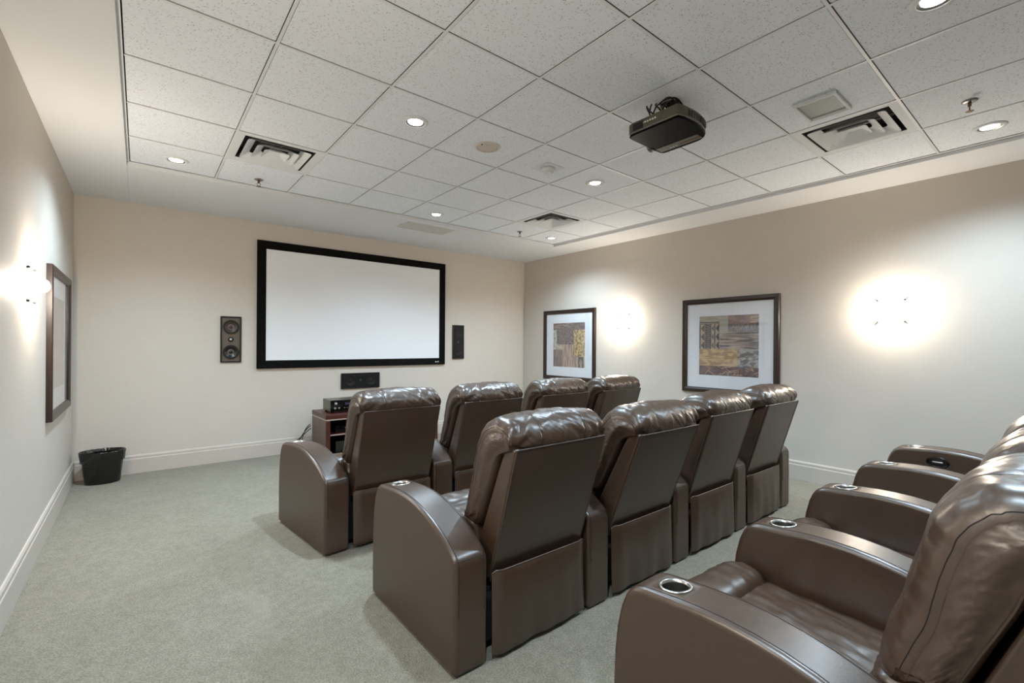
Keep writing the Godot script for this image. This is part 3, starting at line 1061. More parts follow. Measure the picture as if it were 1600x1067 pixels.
func media_console() -> void:
	var x0 := 2.21
	var x1 := 3.69
	var z0 := 0.20
	var z1 := 0.765
	var w := x1 - x0
	var d := z1 - z0
	var t := thing("media_console", "dark mahogany media console with open shelves against the screen wall", "cabinet", Vector3((x0 + x1) * 0.5, 0, (z0 + z1) * 0.5))
	obj("top", box_mesh(Vector3(w, 0.055, d), 0.004), M.mahogany, t, Vector3(0, 0.5225, 0))
	obj("edge_strip", box_mesh(Vector3(w - 0.006, 0.016, d - 0.006), 0.002), M.edge_wood, t, Vector3(0, 0.487, 0))
	for s in [-1, 1]:
		var p := obj("side_panel", box_mesh(Vector3(0.03, 0.479, d - 0.01), 0.003), M.side_wood, t, Vector3(s * (w * 0.5 - 0.016), 0.2395, 0))
		obj("front_post", box_mesh(Vector3(0.05, 0.470, 0.02), 0.003), M.mahogany, p, Vector3(-s * 0.009, 0, d * 0.5 - 0.003))
	for k in [-1, 1]:
		obj("divider", box_mesh(Vector3(0.03, 0.40, d - 0.06), 0.003), M.mahogany, t, Vector3(k * w / 6.0, 0.27, 0))
	obj("back_panel", box_mesh(Vector3(w - 0.062, 0.44, 0.012), 0.002), M.black_matte, t, Vector3(0, 0.255, -d * 0.5 + 0.02))
	for y in [0.055, 0.30]:
		for k in [-1, 0, 1]:
			var wd := w / 3.0 - 0.036
			var s := obj("shelf", box_mesh(Vector3(wd, 0.022, d - 0.05), 0.003), M.mahogany, t, Vector3(k * (w / 3.0 - 0.004), y, 0.0))
			obj("shelf_edge", box_mesh(Vector3(wd, 0.010, 0.006), 0.001), M.edge_wood, s, Vector3(0, 0.004, (d - 0.05) * 0.5 + 0.003))
	obj("plinth", box_mesh(Vector3(w - 0.07, 0.042, d - 0.08), 0.003), M.black_matte, t, Vector3(0, 0.022, 0))
	# audio receiver on top
	var r := thing("audio_receiver", "black audio receiver with knobs standing on the media console", "receiver", Vector3(2.515, 0.55, 0.49))
	obj("case", box_mesh(Vector3(0.43, 0.135, 0.29), 0.004), M.charcoal, r, Vector3(0, 0.0835, 0))
	obj("front_panel", box_mesh(Vector3(0.432, 0.137, 0.012), 0.003), M.black_gloss, r, Vector3(0, 0.0835, 0.151))
	obj("display", box_mesh(Vector3(0.15, 0.028, 0.003), 0.0008), mat(Color(0.22, 0.20, 0.30), 0.15), r, Vector3(0.03, 0.103, 0.158))
	for k in [[-0.155, 0.112, 0.016], [-0.165, 0.055, 0.013], [-0.118, 0.055, 0.009], [0.160, 0.085, 0.026]]:
		var b := Build.new()
		b.lathe([[k[2], 0.0], [k[2], 0.014], [k[2] * 0.85, 0.018], [0.0, 0.018]], Vector3(k[0], k[1], 0.156), Vector3(0, 0, 1), 20)
		obj("knob", b.mesh(), M.steel, r)
	for k in 5:
		obj("button", box_mesh(Vector3(0.016, 0.007, 0.004), 0.001), M.nickel, r, Vector3(-0.05 + k * 0.032, 0.055, 0.158))
	for sx in [-1, 1]:
		for sz in [-1, 1]:
			var b := Build.new()
			b.lathe([[0.0, 0.0], [0.02, 0.0], [0.018, 0.017], [0.0, 0.017]], Vector3(sx * 0.18, 0, sz * 0.11), Vector3.UP, 16)
			obj("foot", b.mesh(), M.rubber, r)
	# disc player and box in the shelves
	var p := thing("disc_player", "slim black disc player on the upper shelf of the media console", "player", Vector3(2.56, 0.311, 0.49))
	obj("case", box_mesh(Vector3(0.40, 0.075, 0.30), 0.003), M.black, p, Vector3(0, 0.0385, 0))
	obj("front_panel", box_mesh(Vector3(0.402, 0.077, 0.008), 0.002), M.black_gloss, p, Vector3(0, 0.0385, 0.154))
	obj("tray", box_mesh(Vector3(0.14, 0.014, 0.004), 0.001), M.nickel, p, Vector3(-0.02, 0.052, 0.158))
	p = thing("power_amplifier", "black amplifier on the lower shelf of the media console", "amplifier", Vector3(2.56, 0.066, 0.49))
	obj("case", box_mesh(Vector3(0.40, 0.14, 0.32), 0.003), M.black, p, Vector3(0, 0.0705, 0))
	obj("front_panel", box_mesh(Vector3(0.402, 0.142, 0.008), 0.002), M.black_gloss, p, Vector3(0, 0.0705, 0.164))
	# cables dropping behind the console
	var cb := thing("cable_bundle", "loose black cables hanging behind the left end of the console", "cable", Vector3(2.17, 0, 0.14))
	for k in 3:
		var b := Build.new()
		var pts := PackedVector3Array()
		for q in 15:
			var u := q / 14.0
			pts.append(Vector3(0.03 - sin(u * PI) * (0.10 + 0.035 * k) + k * 0.008, 0.006 + 0.36 * (1.0 - u) * (1.0 - 0.1 * k) + 0.02 * sin(u * 9.0 + k), 0.03 - k * 0.02 + 0.02 * sin(u * 5.0 + k)))
		b.tube(pts, 0.0055, 7)
		obj("cable", b.mesh(), M.black, cb)
	# subwoofer in the corner
	var sw := thing("subwoofer", "black box subwoofer on the floor between console and right wall", "speaker", Vector3(5.30, 0, 0.33))
	obj("cabinet", box_mesh(Vector3(0.40, 0.40, 0.38), 0.008), M.black_matte, sw, Vector3(0, 0.215, 0))
	obj("grille", box_mesh(Vector3(0.37, 0.37, 0.015), 0.006), M.cloth, sw, Vector3(0, 0.215, 0.197))
	for sx in [-1, 1]:
		for sz in [-1, 1]:
			obj("foot", box_mesh(Vector3(0.03, 0.016, 0.03), 0.003), M.rubber, sw, Vector3(sx * 0.16, 0.008, sz * 0.15))

func waste_bin() -> void:
	var t := thing("waste_bin", "black oval waste bin with a plastic liner folded over its rim", "bin", Vector3(0.24, 0, 0.222))
	var b := Build.new()
	b.lathe([[0.0, 0.004], [0.128, 0.0], [0.134, 0.004], [0.166, 0.300], [0.170, 0.303], [0.166, 0.306], [0.161, 0.300], [0.129, 0.010], [0.0, 0.010]], Vector3.ZERO, Vector3.UP, 48, 0.74, 1.0)
	obj("body", b.mesh(), M.black_gloss, t)
	# the liner: a crinkled bag over the rim
	var f := FastNoiseLite.new()
	f.seed = 77
	f.frequency = 1.0
	var prof := [[0.132, 0.10], [0.148, 0.20], [0.158, 0.285], [0.166, 0.314], [0.171, 0.316], [0.174, 0.304], [0.171, 0.275], [0.167, 0.240], [0.163, 0.215]]
	var pv := PackedVector3Array()
	var pi := PackedInt32Array()
	var seg := 96
	for k in seg:
		var a := TAU * k / seg
		for j in prof.size():
			var r: float = prof[j][0]
			var y: float = prof[j][1]
			var w := 0.004 if j >= 3 else 0.012
			r += w * f.get_noise_2d(cos(a) * 9.0 + y * 14.0, sin(a) * 9.0 - y * 9.0) + (0.003 if j >= 4 else -0.005)
			if j == 3 or j == 4: y += 0.006 * f.get_noise_2d(cos(a) * 4.0 + 9.0, sin(a) * 4.0)
			if j == prof.size() - 1: y += 0.028 * f.get_noise_2d(cos(a) * 3.0, sin(a) * 3.0 + 5.0)
			pv.append(Vector3(cos(a) * r, y, sin(a) * r * 0.74))
	var m := prof.size()
	for k in seg:
		var q := (k + 1) % seg
		for j in m - 1:
			pi.append_array([k * m + j, k * m + j + 1, q * m + j, q * m + j, k * m + j + 1, q * m + j + 1])
	b = Build.new()
	b.add(pv, pi)
	obj("liner", b.mesh(), M.black_gloss, t)

# ------------------------------------------------------------------ projector
func projector() -> void:
	var yb := 2.685
	var t := thing("projector", "black and grey video projector hanging under the ceiling", "projector", Vector3(3.085, yb, 4.68))
	var w := 0.392
	var d := 0.372
	var h := 0.080
	# outline seen from above: bowed towards the back of the room
	var out := [Vector2(-w * 0.5, -d * 0.5), Vector2(w * 0.5, -d * 0.5), Vector2(w * 0.5, d * 0.30), Vector2(w * 0.34, d * 0.44), Vector2(0.0, d * 0.52), Vector2(-w * 0.36, d * 0.50), Vector2(-w * 0.5, d * 0.46)]
	var ring := rounded(out, [0.05, 0.035, 0.05, 0.06, 0.06, 0.05, 0.012], 5)
	var slab := func(lo: float, hi: float, inset: float, bev: float) -> ArrayMesh:
		var b := Build.new()
		var m := ring.size()
		var pv := PackedVector3Array()
		var pi := PackedInt32Array()
		var lev := [[lo, inset + bev], [lo + bev, inset], [hi - bev, inset], [hi, inset + bev]]
		for e in lev:
			for p in ring:
				var q: Vector2 = p * (1.0 - e[1] / 0.18)
				pv.append(Vector3(q.x, e[0], q.y))
		for k in 3:
			for s in m:
				var u := (s + 1) % m
				pi.append_array([k * m + s, k * m + u, (k + 1) * m + s, (k + 1) * m + s, k * m + u, (k + 1) * m + u])
		var tri := Geometry2D.triangulate_polygon(ring)
		b.add(pv, pi)
		var flat := PackedVector3Array()
		for e in [lev[0], lev[3]]:
			for p in ring:
				var q: Vector2 = p * (1.0 - e[1] / 0.18)
				flat.append(Vector3(q.x, e[0], q.y))
		var fi := PackedInt32Array()
		for k in range(0, tri.size(), 3):
			fi.append_array([tri[k], tri[k + 1], tri[k + 2], m + tri[k], m + tri[k + 2], m + tri[k + 1]])
		b.add(flat, fi)
		return b.mesh()
	obj("body", slab.call(0.010, h, 0.0, 0.006), M.charcoal, t)
	obj("cover", slab.call(0.0, 0.0125, 0.002, 0.005), mat(Color(0.02, 0.02, 0.02), 0.4, 0.0, 0.12), t)
	obj("trim_line", slab.call(0.012, 0.016, -0.0015, 0.0006), M.nickel, t)
	# grey control strip with a slot along the far side of the cover
	obj("control_strip", box_mesh(Vector3(0.07, 0.003, 0.29), 0.0012), M.charcoal, t, Vector3(0.125, -0.001, -0.02))
	obj("control_slot", box_mesh(Vector3(0.016, 0.003, 0.14), 0.001), M.brass, t, Vector3(0.135, -0.003, 0.055))
	for k in 3:
		obj("button", box_mesh(Vector3(0.012, 0.003, 0.010), 0.001), M.steel, t, Vector3(0.135, -0.003, -0.04 - k * 0.02))
	# exhaust vent in the bowed back
	for k in 9:
		var x := -0.10 + k * 0.026
		var z := d * 0.515 - 0.6 * maxf(0.0, x - 0.02) * maxf(0.0, x - 0.02) * 4.0 - 0.004
		var o := obj("vent_slat", box_mesh(Vector3(0.018, 0.036, 0.008), 0.001), M.black, t, Vector3(x, 0.046, z))
		o.rotation.y = 0.35 * maxf(0.0, x * 4.0)
	# pale lettering-like mark on the side that faces the aisle
	var mk := Build.new()
	for k in 6:
		mk.box(Vector3(0, 0.001 * (k % 2), -0.044 + k * 0.0175), Vector3(0.001, 0.010, 0.011), 0.0002)
	obj("maker_mark", mk.mesh(), M.mark, t, Vector3(-w * 0.5 - 0.0004, 0.050, -0.02))
	obj("socket_panel", box_mesh(Vector3(0.002, 0.045, 0.075), 0.0006), M.black, t, Vector3(-w * 0.5 - 0.0002, 0.044, -0.098))
	# lens at the front
	var b := Build.new()
	b.lathe([[0.0, 0.0], [0.048, 0.0], [0.048, 0.022], [0.043, 0.026], [0.038, 0.020], [0.034, 0.008]], Vector3(0.085, 0.038, -d * 0.5 + 0.003), Vector3(0, 0, -1), 32)
	obj("lens_ring", b.mesh(), M.nickel, t)
	b = Build.new()
	b.lathe([[0.036, 0.008], [0.025, 0.014], [0.0, 0.018]], Vector3(0.085, 0.038, -d * 0.5 + 0.003), Vector3(0, 0, -1), 28)
	obj("lens_glass", b.mesh(), M.black_gloss, t)
	# ceiling mount
	var mt := obj("mount", box_mesh(Vector3(0.16, 0.016, 0.16), 0.003), M.black, t, Vector3(0, h + 0.006, 0))
	b = Build.new()
	b.lathe([[0.0, -0.004], [0.026, -0.004], [0.026, 0.10], [0.0, 0.10]], Vector3(0, 0.01, 0), Vector3.UP, 20)
	obj("pole", b.mesh(), M.black, mt)
	b = Build.new()
	b.lathe([[0.0, 0.0], [0.066, 0.0], [0.06, 0.012], [0.0, 0.012]], Vector3(0, TILE_Y - yb - h - 0.019, 0), Vector3.UP, 28)
	obj("ceiling_plate", b.mesh(), M.black, mt)
	for s in [[-1, -1], [-1, 1], [1, -1], [1, 1]]:
		var ab := Build.new()
		ab.tube(PackedVector3Array([Vector3(s[0] * 0.06, 0.004, s[1] * 0.06), Vector3(s[0] * 0.11, 0.008, s[1] * 0.09), Vector3(s[0] * 0.125, -0.012, s[1] * 0.105)]), 0.008, 8)
		obj("mount_arm", ab.mesh(), M.black, mt)
	# cables looping on top
	var rng := RandomNumberGenerator.new()
	rng.seed = 8
	for k in 5:
		var cb := Build.new()
		var pts := PackedVector3Array()
		var ph := rng.randf() * TAU
		var rr := rng.randf_range(0.055, 0.085)
		var cx := rng.randf_range(-0.13, -0.07)
		var cz := -0.05 + k * 0.034
		for q in 22:
			var a := ph + TAU * 1.15 * q / 21.0
			pts.append(Vector3(cx + cos(a) * rr * 0.9, h + 0.045 + sin(a) * rr * 0.52 + 0.008 * sin(a * 3.0 + k), cz + sin(a * 0.7 + k) * 0.035))
		cb.tube(pts, 0.0048, 7)
		obj("cable", cb.mesh(), M.black, t)
	obj("plug", box_mesh(Vector3(0.03, 0.022, 0.045), 0.004), M.mark, t, Vector3(-0.10, h + 0.016, 0.005))
	obj("plug", box_mesh(Vector3(0.03, 0.022, 0.05), 0.004), M.black, t, Vector3(-0.125, h + 0.012, -0.08))

# ------------------------------------------------------------------ recliners
const ARM_W := 0.168
const SEAT_W := 0.622
var shared := {}

func arm_parts() -> void:
	var b := Build.new()
	var P := [[0.004, 0.012], [0.0, 0.03], [-0.004, 0.14], [-0.004, 0.27], [0.0, 0.38], [0.010, 0.47], [0.026, 0.54], [0.042, 0.580], [0.060, 0.607], [0.082, 0.622], [0.112, 0.630],
		[0.238, 0.642], [0.30, 0.646], [0.37, 0.647], [0.44, 0.643], [0.51, 0.634], [0.58, 0.619], [0.65, 0.598], [0.71, 0.575], [0.77, 0.546], [0.815, 0.519], [0.838, 0.503], [0.850, 0.491], [0.858, 0.474], [0.860, 0.45], [0.862, 0.25], [0.862, 0.03], [0.856, 0.012]]
	var outline := PackedVector2Array()
	for p in P: outline.append(Vector2(p[0], p[1]))
	var cup_seg := 10
	var rings := loft(b, outline, ARM_W, 0.020, 0.0, [-0.0535, 0.0535], no_disp, cup_seg, 0.0425)
	shared.arm = b.mesh()
	shared.seams = []
	for s in [5, rings.size() - 6]:
		var pts := PackedVector3Array()
		for i in range(4, 26):
			var p: Vector3 = rings[s][i]
			pts.append(p)
		var sb := Build.new()
		sb.tube(pts, 0.0014, 6)
		shared.seams.append(sb.mesh())
	# the seam across the back end, where the top pad meets the rear face
	var cross := Build.new()
	var ya := (outline[23] + outline[22]) * 0.5
	cross.tube(PackedVector3Array([Vector3(-ARM_W * 0.5 + 0.004, ya.y - 0.010, ya.x - 0.004), Vector3(-ARM_W * 0.5 + 0.02, ya.y - 0.002, ya.x + 0.0005), Vector3(ARM_W * 0.5 - 0.02, ya.y - 0.002, ya.x + 0.0005), Vector3(ARM_W * 0.5 - 0.004, ya.y - 0.010, ya.x - 0.004)]), 0.0018, 6)
	shared.seams.append(cross.mesh())
	var mid := (outline[cup_seg] + outline[cup_seg + 1]) * 0.5
	shared.cup_at = Vector3(0, mid.y, mid.x)
	var c := Build.new()
	c.lathe([[0.0425, -0.004], [0.0500, -0.0005], [0.0505, 0.002], [0.0475, 0.0045], [0.0430, 0.0035], [0.0405, -0.004]], Vector3.ZERO, Vector3.UP, 40)
	shared.cup_rim = c.mesh()
	c = Build.new()
	c.lathe([[0.0408, -0.003], [0.0395, -0.02], [0.0375, -0.070], [0.034, -0.073], [0.0, -0.074]], Vector3.ZERO, Vector3.UP, 40)
	shared.cup = c.mesh()
	# oval recline lever on the inner face of an arm
	var h := Build.new()
	var pv := []
	for k in 25:
		var a := TAU * k / 24.0
		pv.append(Vector3(0, sin(a) * 0.034, cos(a) * 0.058))
	pv.resize(24)
	h.tube(PackedVector3Array(pv), 0.006, 8, true)
	shared.lever_ring = h.mesh()
	h = Build.new()
	h.lathe([[0.0, 0.0], [0.052, 0.0], [0.052, 0.005], [0.045, 0.007], [0.0, 0.007]], Vector3.ZERO, Vector3(-1, 0, 0), 28, 1.0, 0.62)
	shared.lever_plate = h.mesh()
	shared.lever_bar = box_mesh(Vector3(0.012, 0.014, 0.06), 0.004)

func seat_parts() -> void:
	var f := FastNoiseLite.new()
	f.seed = 3
	f.frequency = 1.0
	f.fractal_octaves = 2
	var b := Build.new()
	var prof := even(rounded([Vector2(0.13, 0.27), Vector2(0.13, 0.425), Vector2(0.40, 0.415), Vector2(0.72, 0.395), Vector2(0.72, 0.27)], [0.02, 0.05, 0.2, 0.04, 0.02]), 0.014)
	loft(b, prof, SEAT_W, 0.035, 0.018, uniform(SEAT_W, 0.035, 40), func(x, _l, p):
		return 0.0045 * f.get_noise_2d(x * 26.0 + p.z * 4.0, p.z * 6.0) + 0.004 * f.get_noise_2d(x * 7.0, p.z * 9.0 + 4.0))
	shared.seat = b.mesh()
	b = Build.new()
	prof = even(rounded([Vector2(0.0, 0.06), Vector2(-0.045, 0.20), Vector2(-0.055, 0.40), Vector2(0.02, 0.472), Vector2(0.145, 0.462), Vector2(0.175, 0.38), Vector2(0.12, 0.30), Vector2(0.03, 0.06)], [0.01, 0.08, 0.09, 0.07, 0.05, 0.04, 0.04, 0.01]), 0.012)
	loft(b, prof, SEAT_W, 0.045, 0.010, uniform(SEAT_W, 0.045, 40), func(x, _l, p):
		var side: float = smoothstep(0.12, 0.30, absf(x))
		return 0.004 * f.get_noise_2d(x * 9.0, p.z * 8.0 + p.y * 8.0) + side * 0.006 * f.get_noise_2d(x * 40.0, p.y * 9.0 + p.z * 9.0))
	shared.footrest = b.mesh()
	b = Build.new()
	b.box(Vector3(0, 0.165, 0.42), Vector3(SEAT_W - 0.01, 0.25, 0.74), 0.01)
	shared.base = b.mesh()
	# flap hanging behind the seat
	for v in 3:
		var rng := RandomNumberGenerator.new()
		rng.seed = 60 + v
		var p0 := rng.randf() * TAU
		b = Build.new()
		var wd := 0.585
		var nx := 30
		var ny := 14
		var pv := PackedVector3Array()
		var pi := PackedInt32Array()
		for side in 2:
			for i in nx + 1:
				for j in ny + 1:
					var u := float(i) / nx
					var q := float(j) / ny
					var x := (u - 0.5) * wd
					var top := 0.388
					var y := lerpf(top, 0.028 + 0.002 * sin(u * 5.0 + p0), q)
					var fold := sin(u * 13.0 + p0 + q * 1.6) * 0.6 + sin(u * 27.0 + p0 * 2.0 - q * 2.4) * 0.4
					var z := 0.868 + 0.0075 * fold * pow(q, 1.2) + 0.010 * sin(q * PI) * sin(u * PI)
					z -= 0.020 * smoothstep(0.82, 1.0, absf(2.0 * u - 1.0)) * (1.0 - q * 0.4)
					z += (0.005 if side == 0 else -0.005) * (1.0 if (i > 0 and i < nx and j > 0) else 0.35)
					if j == 0 and (i == 0 or i == nx): y -= 0.012
					pv.append(Vector3(x, y, z))
		var m := ny + 1
		var o := (nx + 1) * m
		for i in nx:
			for j in ny:
				var a := i * m + j
				pi.append_array([a, a + 1, a + m, a + m, a + 1, a + m + 1])
				pi.append_array([o + a, o + a + m, o + a + 1, o + a + 1, o + a + m, o + a + m + 1])
		for i in nx:
			for j in [0, ny]:
				var a: int = i * m + j
				if j == 0: pi.append_array([a, a + m, o + a, o + a, a + m, o + a + m])
				else: pi.append_array([a, o + a, a + m, a + m, o + a, o + a + m])
		for j in ny:
			for i in [0, nx]:
				var a: int = i * m + j
				if i == 0: pi.append_array([a, o + a, a + 1, a + 1, o + a, o + a + 1])
				else: pi.append_array([a, a + 1, o + a, o + a, a + 1, o + a + 1])
		b.add(pv, pi)
		shared["skirt%d" % v] = b.mesh()
		var pipe := PackedVector3Array()
		for i in nx + 1: pipe.append((pv[i * m] + pv[o + i * m]) * 0.5 + Vector3(0, 0.001, 0))
		b = Build.new()
		b.tube(pipe, 0.0042, 7)
		shared["skirt_piping%d" % v] = b.mesh()

const BACK_W := 0.575
const CUSHION_W := 0.604
# outline of the back cushion in (z, y) measured about the hinge, beginning where it meets the top of the rear panel
const CUSHION := [[0.984, 0.938], [0.996, 0.965], [0.994, 1.000], [0.972, 1.034], [0.935, 1.057], [0.885, 1.066], [0.835, 1.060], [0.790, 1.038], [0.752, 1.000], [0.722, 0.950], [0.702, 0.895], [0.684, 0.825], [0.664, 0.750], [0.640, 0.680], [0.618, 0.620], [0.606, 0.580], [0.618, 0.552], [0.66, 0.545], [0.715, 0.55], [0.755, 0.60], [0.80, 0.70], [0.845, 0.80], [0.890, 0.895]]
const HINGE := Vector3(0, 0.34, 0.70)

func back_parts() -> void:
	var outline := PackedVector2Array()
	for p in CUSHION: outline.append(Vector2(p[0] - HINGE.z, p[1] - HINGE.y))
	var pts := []
	for p in outline: pts.append(p)
	var prof := even(smooth(pts, 6), 0.0105)
	for v in 3:
		var f := FastNoiseLite.new()
		f.seed = 100 + v
		f.frequency = 1.0
		f.fractal_octaves = 2
		var disp := func(x: float, l: float, p: Vector3):
			var ax := absf(x)
			var side := signf(x)
			var total := 1.62
			var ll := l if l < total * 0.6 else l - total
			# pleats gathered at the two upper rear corners
			var dx := 0.280 - ax
			var d := sqrt(dx * dx + ll * ll)
			var ang := atan2(ll, dx)
			var wob := f.get_noise_2d(x * 6.0 + side * 3.0, l * 6.0)
			var e := 0.0
			if ll > -0.05:
				e += 0.0085 * exp(-d / 0.10) * smoothstep(0.0, 0.04, d) * sin(ang * 8.0 + wob * 4.0 + side + v)
				e -= 0.020 * exp(-pow(d / 0.045, 2.0))
				# creases running over the headrest
				var head := smoothstep(0.42, 0.28, l)
				e += head * 0.0035 * f.get_noise_2d(x * 9.0 + l * 9.0 * side, l * 4.0)
				# sharp creases fanning in from the corners
				var fan := ang * 2.2 + side * 7.0
				e -= 0.0050 * exp(-d / 0.22) * pow(1.0 - absf(f.get_noise_2d(fan * 2.4, d * 3.0 + v * 5.0)), 7.0)
				e -= head * 0.0038 * pow(1.0 - absf(f.get_noise_2d(x * 8.0 + l * 11.0 * side, l * 3.0 + 9.0)), 9.0)
				if l > 0.22 and l < 0.98:
					var along := clampf((l - 0.22) / 0.76, 0.0, 1.0)
					# the front swells towards its middle, with puckers along the stitched edges
					e += 0.024 * (1.0 - pow(absf(x) / (CUSHION_W * 0.5), 2.4)) * pow(sin(PI * along), 0.7)
					var edge := smoothstep(0.10, 0.27, ax) * smoothstep(0.299, 0.286, ax)
					e += edge * 0.0045 * sin(PI * along) * f.get_noise_2d(ax * 4.0 + 20.0 * side, l * 26.0)
					e -= edge * 0.0040 * sin(PI * along) * pow(1.0 - absf(f.get_noise_2d(ax * 6.0 + 40.0 * side, l * 15.0 + ax * 8.0)), 6.0)
					e += 0.004 * f.get_noise_2d(x * 5.0, l * 7.0 + 30.0)
				# stitched lines dividing the cushion in three
				if l < 0.95: e -= 0.003 * exp(-pow((ax - 0.135) / 0.007, 2.0))
			return e
		var mids := uniform(CUSHION_W, 0.050, 58)
		for s in [-0.142, -0.135, -0.128, 0.128, 0.135, 0.142]: mids.append(s)
		mids.sort()
		var b := Build.new()
		var ia := 7
		var ib := int(0.945 / 0.0105)
		var rings := loft(b, prof, CUSHION_W, 0.056, 0.010, mids, disp, -1, 0.0, 0.050, [ia, ib], 0.016)
		shared["cushion%d" % v] = b.mesh()
		var seams := []
		var want := [-0.135, 0.135]
		for q in want:
			for r in rings.size():
				if absf(rings[r][0].x - q) < 1e-4:
					var line := PackedVector3Array()
					for i in prof.size():
						if i * 0.0105 < 0.95: line.append(rings[r][i])
					var sb := Build.new()
					sb.tube(line, 0.0010, 5)
					seams.append(sb.mesh())
		for r in [1, rings.size() - 2]:
			var line := PackedVector3Array()
			for i in prof.size():
				if i * 0.0105 < 1.02: line.append(rings[r][i])
			var sb := Build.new()
			sb.tube(line, 0.0013, 5)
			seams.append(sb.mesh())
		shared["cushion_seams%d" % v] = seams
	# the hard shell with its boxed sides
	var sh := PackedVector2Array()
	for p in rounded([Vector2(0.735, 0.335), Vector2(0.812, 0.335), Vector2(0.992, 0.945), Vector2(0.920, 0.938), Vector2(0.872, 0.83), Vector2(0.752, 0.54), Vector2(0.725, 0.44)], [0.01, 0.008, 0.008, 0.014, 0.08, 0.04, 0.02], 3):
		sh.append(p - Vector2(HINGE.z, HINGE.y))
	var b2 := Build.new()
	var f2 := FastNoiseLite.new()
	f2.seed = 9
	f2.frequency = 1.0
	loft(b2, even(sh, 0.02), BACK_W - 0.012, 0.010, 0.0, uniform(BACK_W - 0.012, 0.01, 6), no_disp)
	shared.shell = b2.mesh()
	# rear panel, a thin upholstered board standing just proud of the shell
	var b3 := Build.new()
	var a := Vector3(0, 0.335 - HINGE.y, 0.813 - HINGE.z)
	var c := Vector3(0, 0.945 - HINGE.y, 0.993 - HINGE.z)
	var up := (c - a).normalized()
	var basis := Basis(Vector3.RIGHT, up, Vector3.RIGHT.cross(up))
	b3.box((a + c) * 0.5 + basis.z * 0.004, Vector3(BACK_W - 0.014, a.distance_to(c), 0.010), 0.004, basis)
	shared.panel = b3.mesh()
	var b4 := Build.new()
	var hw := BACK_W * 0.5 - 0.008
	var off := basis.z * 0.008
	b4.tube(PackedVector3Array([Vector3(-hw, a.y, a.z) + off, Vector3(-hw, c.y - 0.004, c.z - 0.001) + off, Vector3(-hw + 0.004, c.y, c.z) + off, Vector3(hw - 0.004, c.y, c.z) + off, Vector3(hw, c.y - 0.004, c.z - 0.001) + off, Vector3(hw, a.y, a.z) + off]), 0.0038, 7)
	shared.piping = b4.mesh()
	# lumbar bolster between seat and back cushion
	var b5 := Build.new()
	var lum := even(rounded([Vector2(0.575, 0.40), Vector2(0.570, 0.50), Vector2(0.60, 0.575), Vector2(0.70, 0.58), Vector2(0.74, 0.40)], [0.03, 0.07, 0.05, 0.04, 0.02]), 0.014)
	var lp := PackedVector2Array()
	for p in lum: lp.append(p - Vector2(HINGE.z, HINGE.y))
	loft(b5, lp, BACK_W + 0.025, 0.035, 0.010, uniform(BACK_W + 0.025, 0.035, 40), func(x, l, p):
		return 0.006 * f2.get_noise_2d(x * 8.0, l * 22.0) + 0.004 * f2.get_noise_2d(x * 26.0, l * 9.0 + 7.0))
	shared.bolster = b5.mesh()

func add_arm(t: Node3D, x: float, lever: bool, turn := 0.0) -> void:
	var arm := obj("arm", shared.arm, M.leather, t, Vector3(x, 0, 0))
	if turn != 0.0:
		arm.position = Vector3(x, 0, 0.86) - Basis(Vector3.UP, turn) * Vector3(0, 0, 0.86)
		arm.rotation.y = turn
	for s in shared.seams: obj("seam", s, M.thread, arm)
	var cup := obj("cup_holder", shared.cup, M.cup, arm, shared.cup_at)
	cup.rotation.x = -0.095
	var rim := obj("cup_rim", shared.cup_rim, M.steel, arm, shared.cup_at)
	rim.rotation.x = -0.095
	cup.set_meta("label", "brushed steel cup holder")
	if lever:
		var p := obj("lever_plate", shared.lever_plate, M.black, arm, Vector3(-ARM_W * 0.5, 0.558, 0.31))
		p.set_meta("label", "oval black recline lever plate with steel rim")
		obj("lever_rim", shared.lever_ring, M.black_gloss, arm, Vector3(-ARM_W * 0.5 - 0.007, 0.558, 0.31))
		obj("lever_handle", shared.lever_bar, M.nickel, arm, Vector3(-ARM_W * 0.5 - 0.010, 0.558, 0.31))

func recliner(cx: float, z: float, variant: int, recline: float, label: String, group: String, first: bool, pitch: float, opts := {}) -> void:
	var t := thing("recliner", label, "recliner", Vector3(cx, 0, z), group)
	t.rotation.y = opts.get("turn", 0.0)
	if first: add_arm(t, -pitch * 0.5, false, opts.get("arm_turn", 0.0))
	add_arm(t, pitch * 0.5, opts.get("lever", false))
	obj("base", shared.base, M.cloth, t)
	obj("seat_cushion", shared.seat, M.leather, t)
	obj("footrest_pad", shared.footrest, M.leather, t)
	var shell := obj("backrest", shared.shell, M.leather, t, HINGE + Vector3(opts.get("back_dx", 0.0), opts.get("back_dy", 0.0), opts.get("back_dz", 0.0)))
	shell.rotation.x = recline
	var cushion := obj("back_cushion", shared["cushion%d" % variant], M.leather, shell)
	for s in shared["cushion_seams%d" % variant]: obj("seam", s, M.thread, shell)
	obj("rear_panel", shared.panel, M.leather, shell)
	obj("piping", shared.piping, M.leather, shell)
	obj("lumbar_bolster", shared.bolster, M.leather, shell)
	var sk := obj("skirt", shared["skirt%d" % ((variant + opts.get("skirt", 0)) % 3)], M.leather, t)
	obj("piping", shared["skirt_piping%d" % ((variant + opts.get("skirt", 0)) % 3)], M.leather, sk)

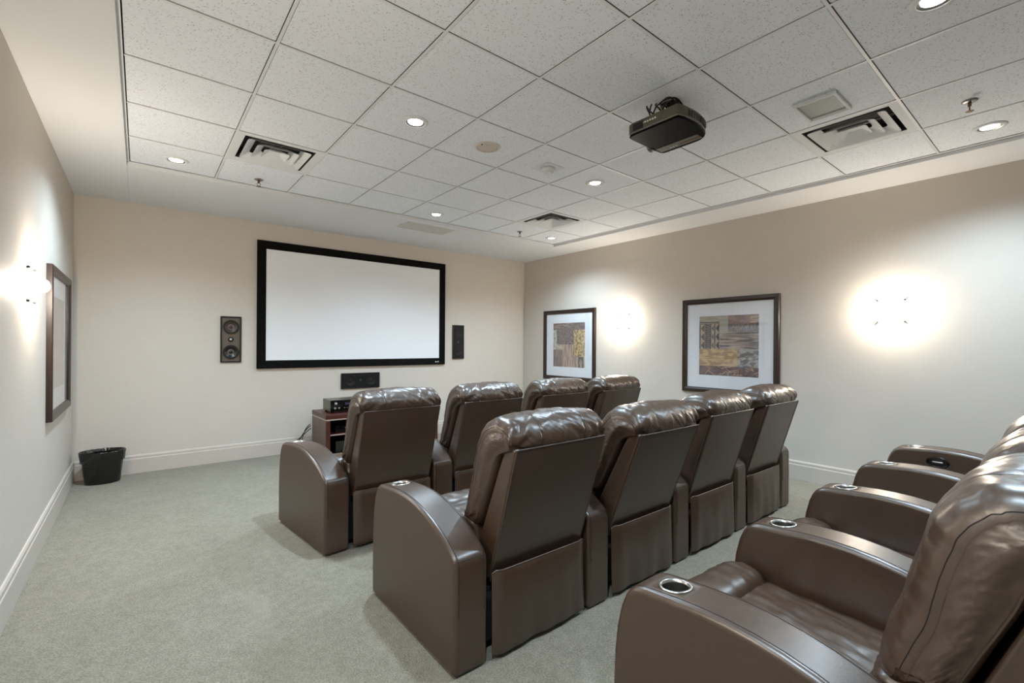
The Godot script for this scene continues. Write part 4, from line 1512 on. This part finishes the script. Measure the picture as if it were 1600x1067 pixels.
func seating() -> void:
	arm_parts()
	seat_parts()
	back_parts()
	var ends := ["at the aisle end", "second from the aisle", "third from the aisle", "at the right-wall end"]
	var rows := [
		{"x": 1.535, "p": 0.800, "z": 2.37, "say": "of the front row facing the screen", "g": "front row of recliners"},
		{"x": 1.612, "p": 0.812, "z": 3.83, "say": "of the middle row", "g": "middle row of recliners"},
		{"x": 1.820, "p": 0.815, "z": 5.335, "say": "of the back row", "g": "back row of recliners"}]
	var lean := [[0.01, 0.0, 0.0, 0.01], [0.0, 0.075, 0.01, 0.0], [-0.03, -0.02, -0.03, -0.02]]
	for r in 3:
		var w: Dictionary = rows[r]
		for k in 4:
			var opts := {"skirt": k, "lever": k == 3, "back_dx": [[0.0, -0.012, 0.0, 0.008], [0.0, -0.012, -0.015, 0.0], [0.0, 0.0, 0.0, 0.0]][r][k]}
			if r == 0 and k == 0: opts["arm_turn"] = 0.105
			if r == 2:
				opts["back_dy"] = 0.02
				opts["back_dz"] = 0.055
			var extra := ""
			recliner(w.x + w.p * (k + 0.5), w.z, (k + r) % 3, lean[r][k], "dark brown leather recliner %s %s" % [ends[k], w.say] + extra, w.g, k == 0, w.p, opts)

# ------------------------------------------------------------------
func _ready() -> void:
	make_camera()
	make_materials()
	make_room()
	ceiling_fittings()
	sconce(Vector3(0, 1.725, 2.31), Vector3(1, 0, 0), "round metal wall sconce, lit, beside the picture on the left wall")
	sconce(Vector3(0, 1.715, 5.19), Vector3(1, 0, 0), "round metal wall sconce, lit, on the left wall beside the back row")
	sconce(Vector3(ROOM_W, 1.725, 2.18), Vector3(-1, 0, 0), "round wall sconce, lit, between the two pictures on the right wall")
	sconce(Vector3(ROOM_W, 1.715, 5.19), Vector3(-1, 0, 0), "round wall sconce, lit, on the right wall above the back row")
	seating()
	projection_screen()
	media_console()
	wall_speaker("tall bronze in-wall speaker with two bare cones, left of the screen", Vector3(1.351, 1.426, 0), 0.212, 0.540, false, false)
	wall_speaker("tall dark wall speaker behind a grille, right of the screen", Vector3(4.487, 1.424, 0), 0.212, 0.540, false, true)
	wall_speaker("wide black centre speaker on the wall just below the screen", Vector3(2.905, 0.878, 0), 0.540, 0.212, true, true)
	picture("dark framed abstract patchwork print beside the corner on the right wall", Vector3(ROOM_W, 1.388, 1.11), -PI * 0.5, art_small(), 0.70, 0.71)
	picture("dark framed abstract patchwork print between the two sconces on the right wall", Vector3(ROOM_W, 1.390, 3.685), -PI * 0.5, art_large(), 0.70, 0.71)
	picture("dark framed pale print hanging on the left wall", Vector3(0, 1.375, 1.11), PI * 0.5, art_pale(), 0.70, 0.71)
	projector()
	waste_bin()
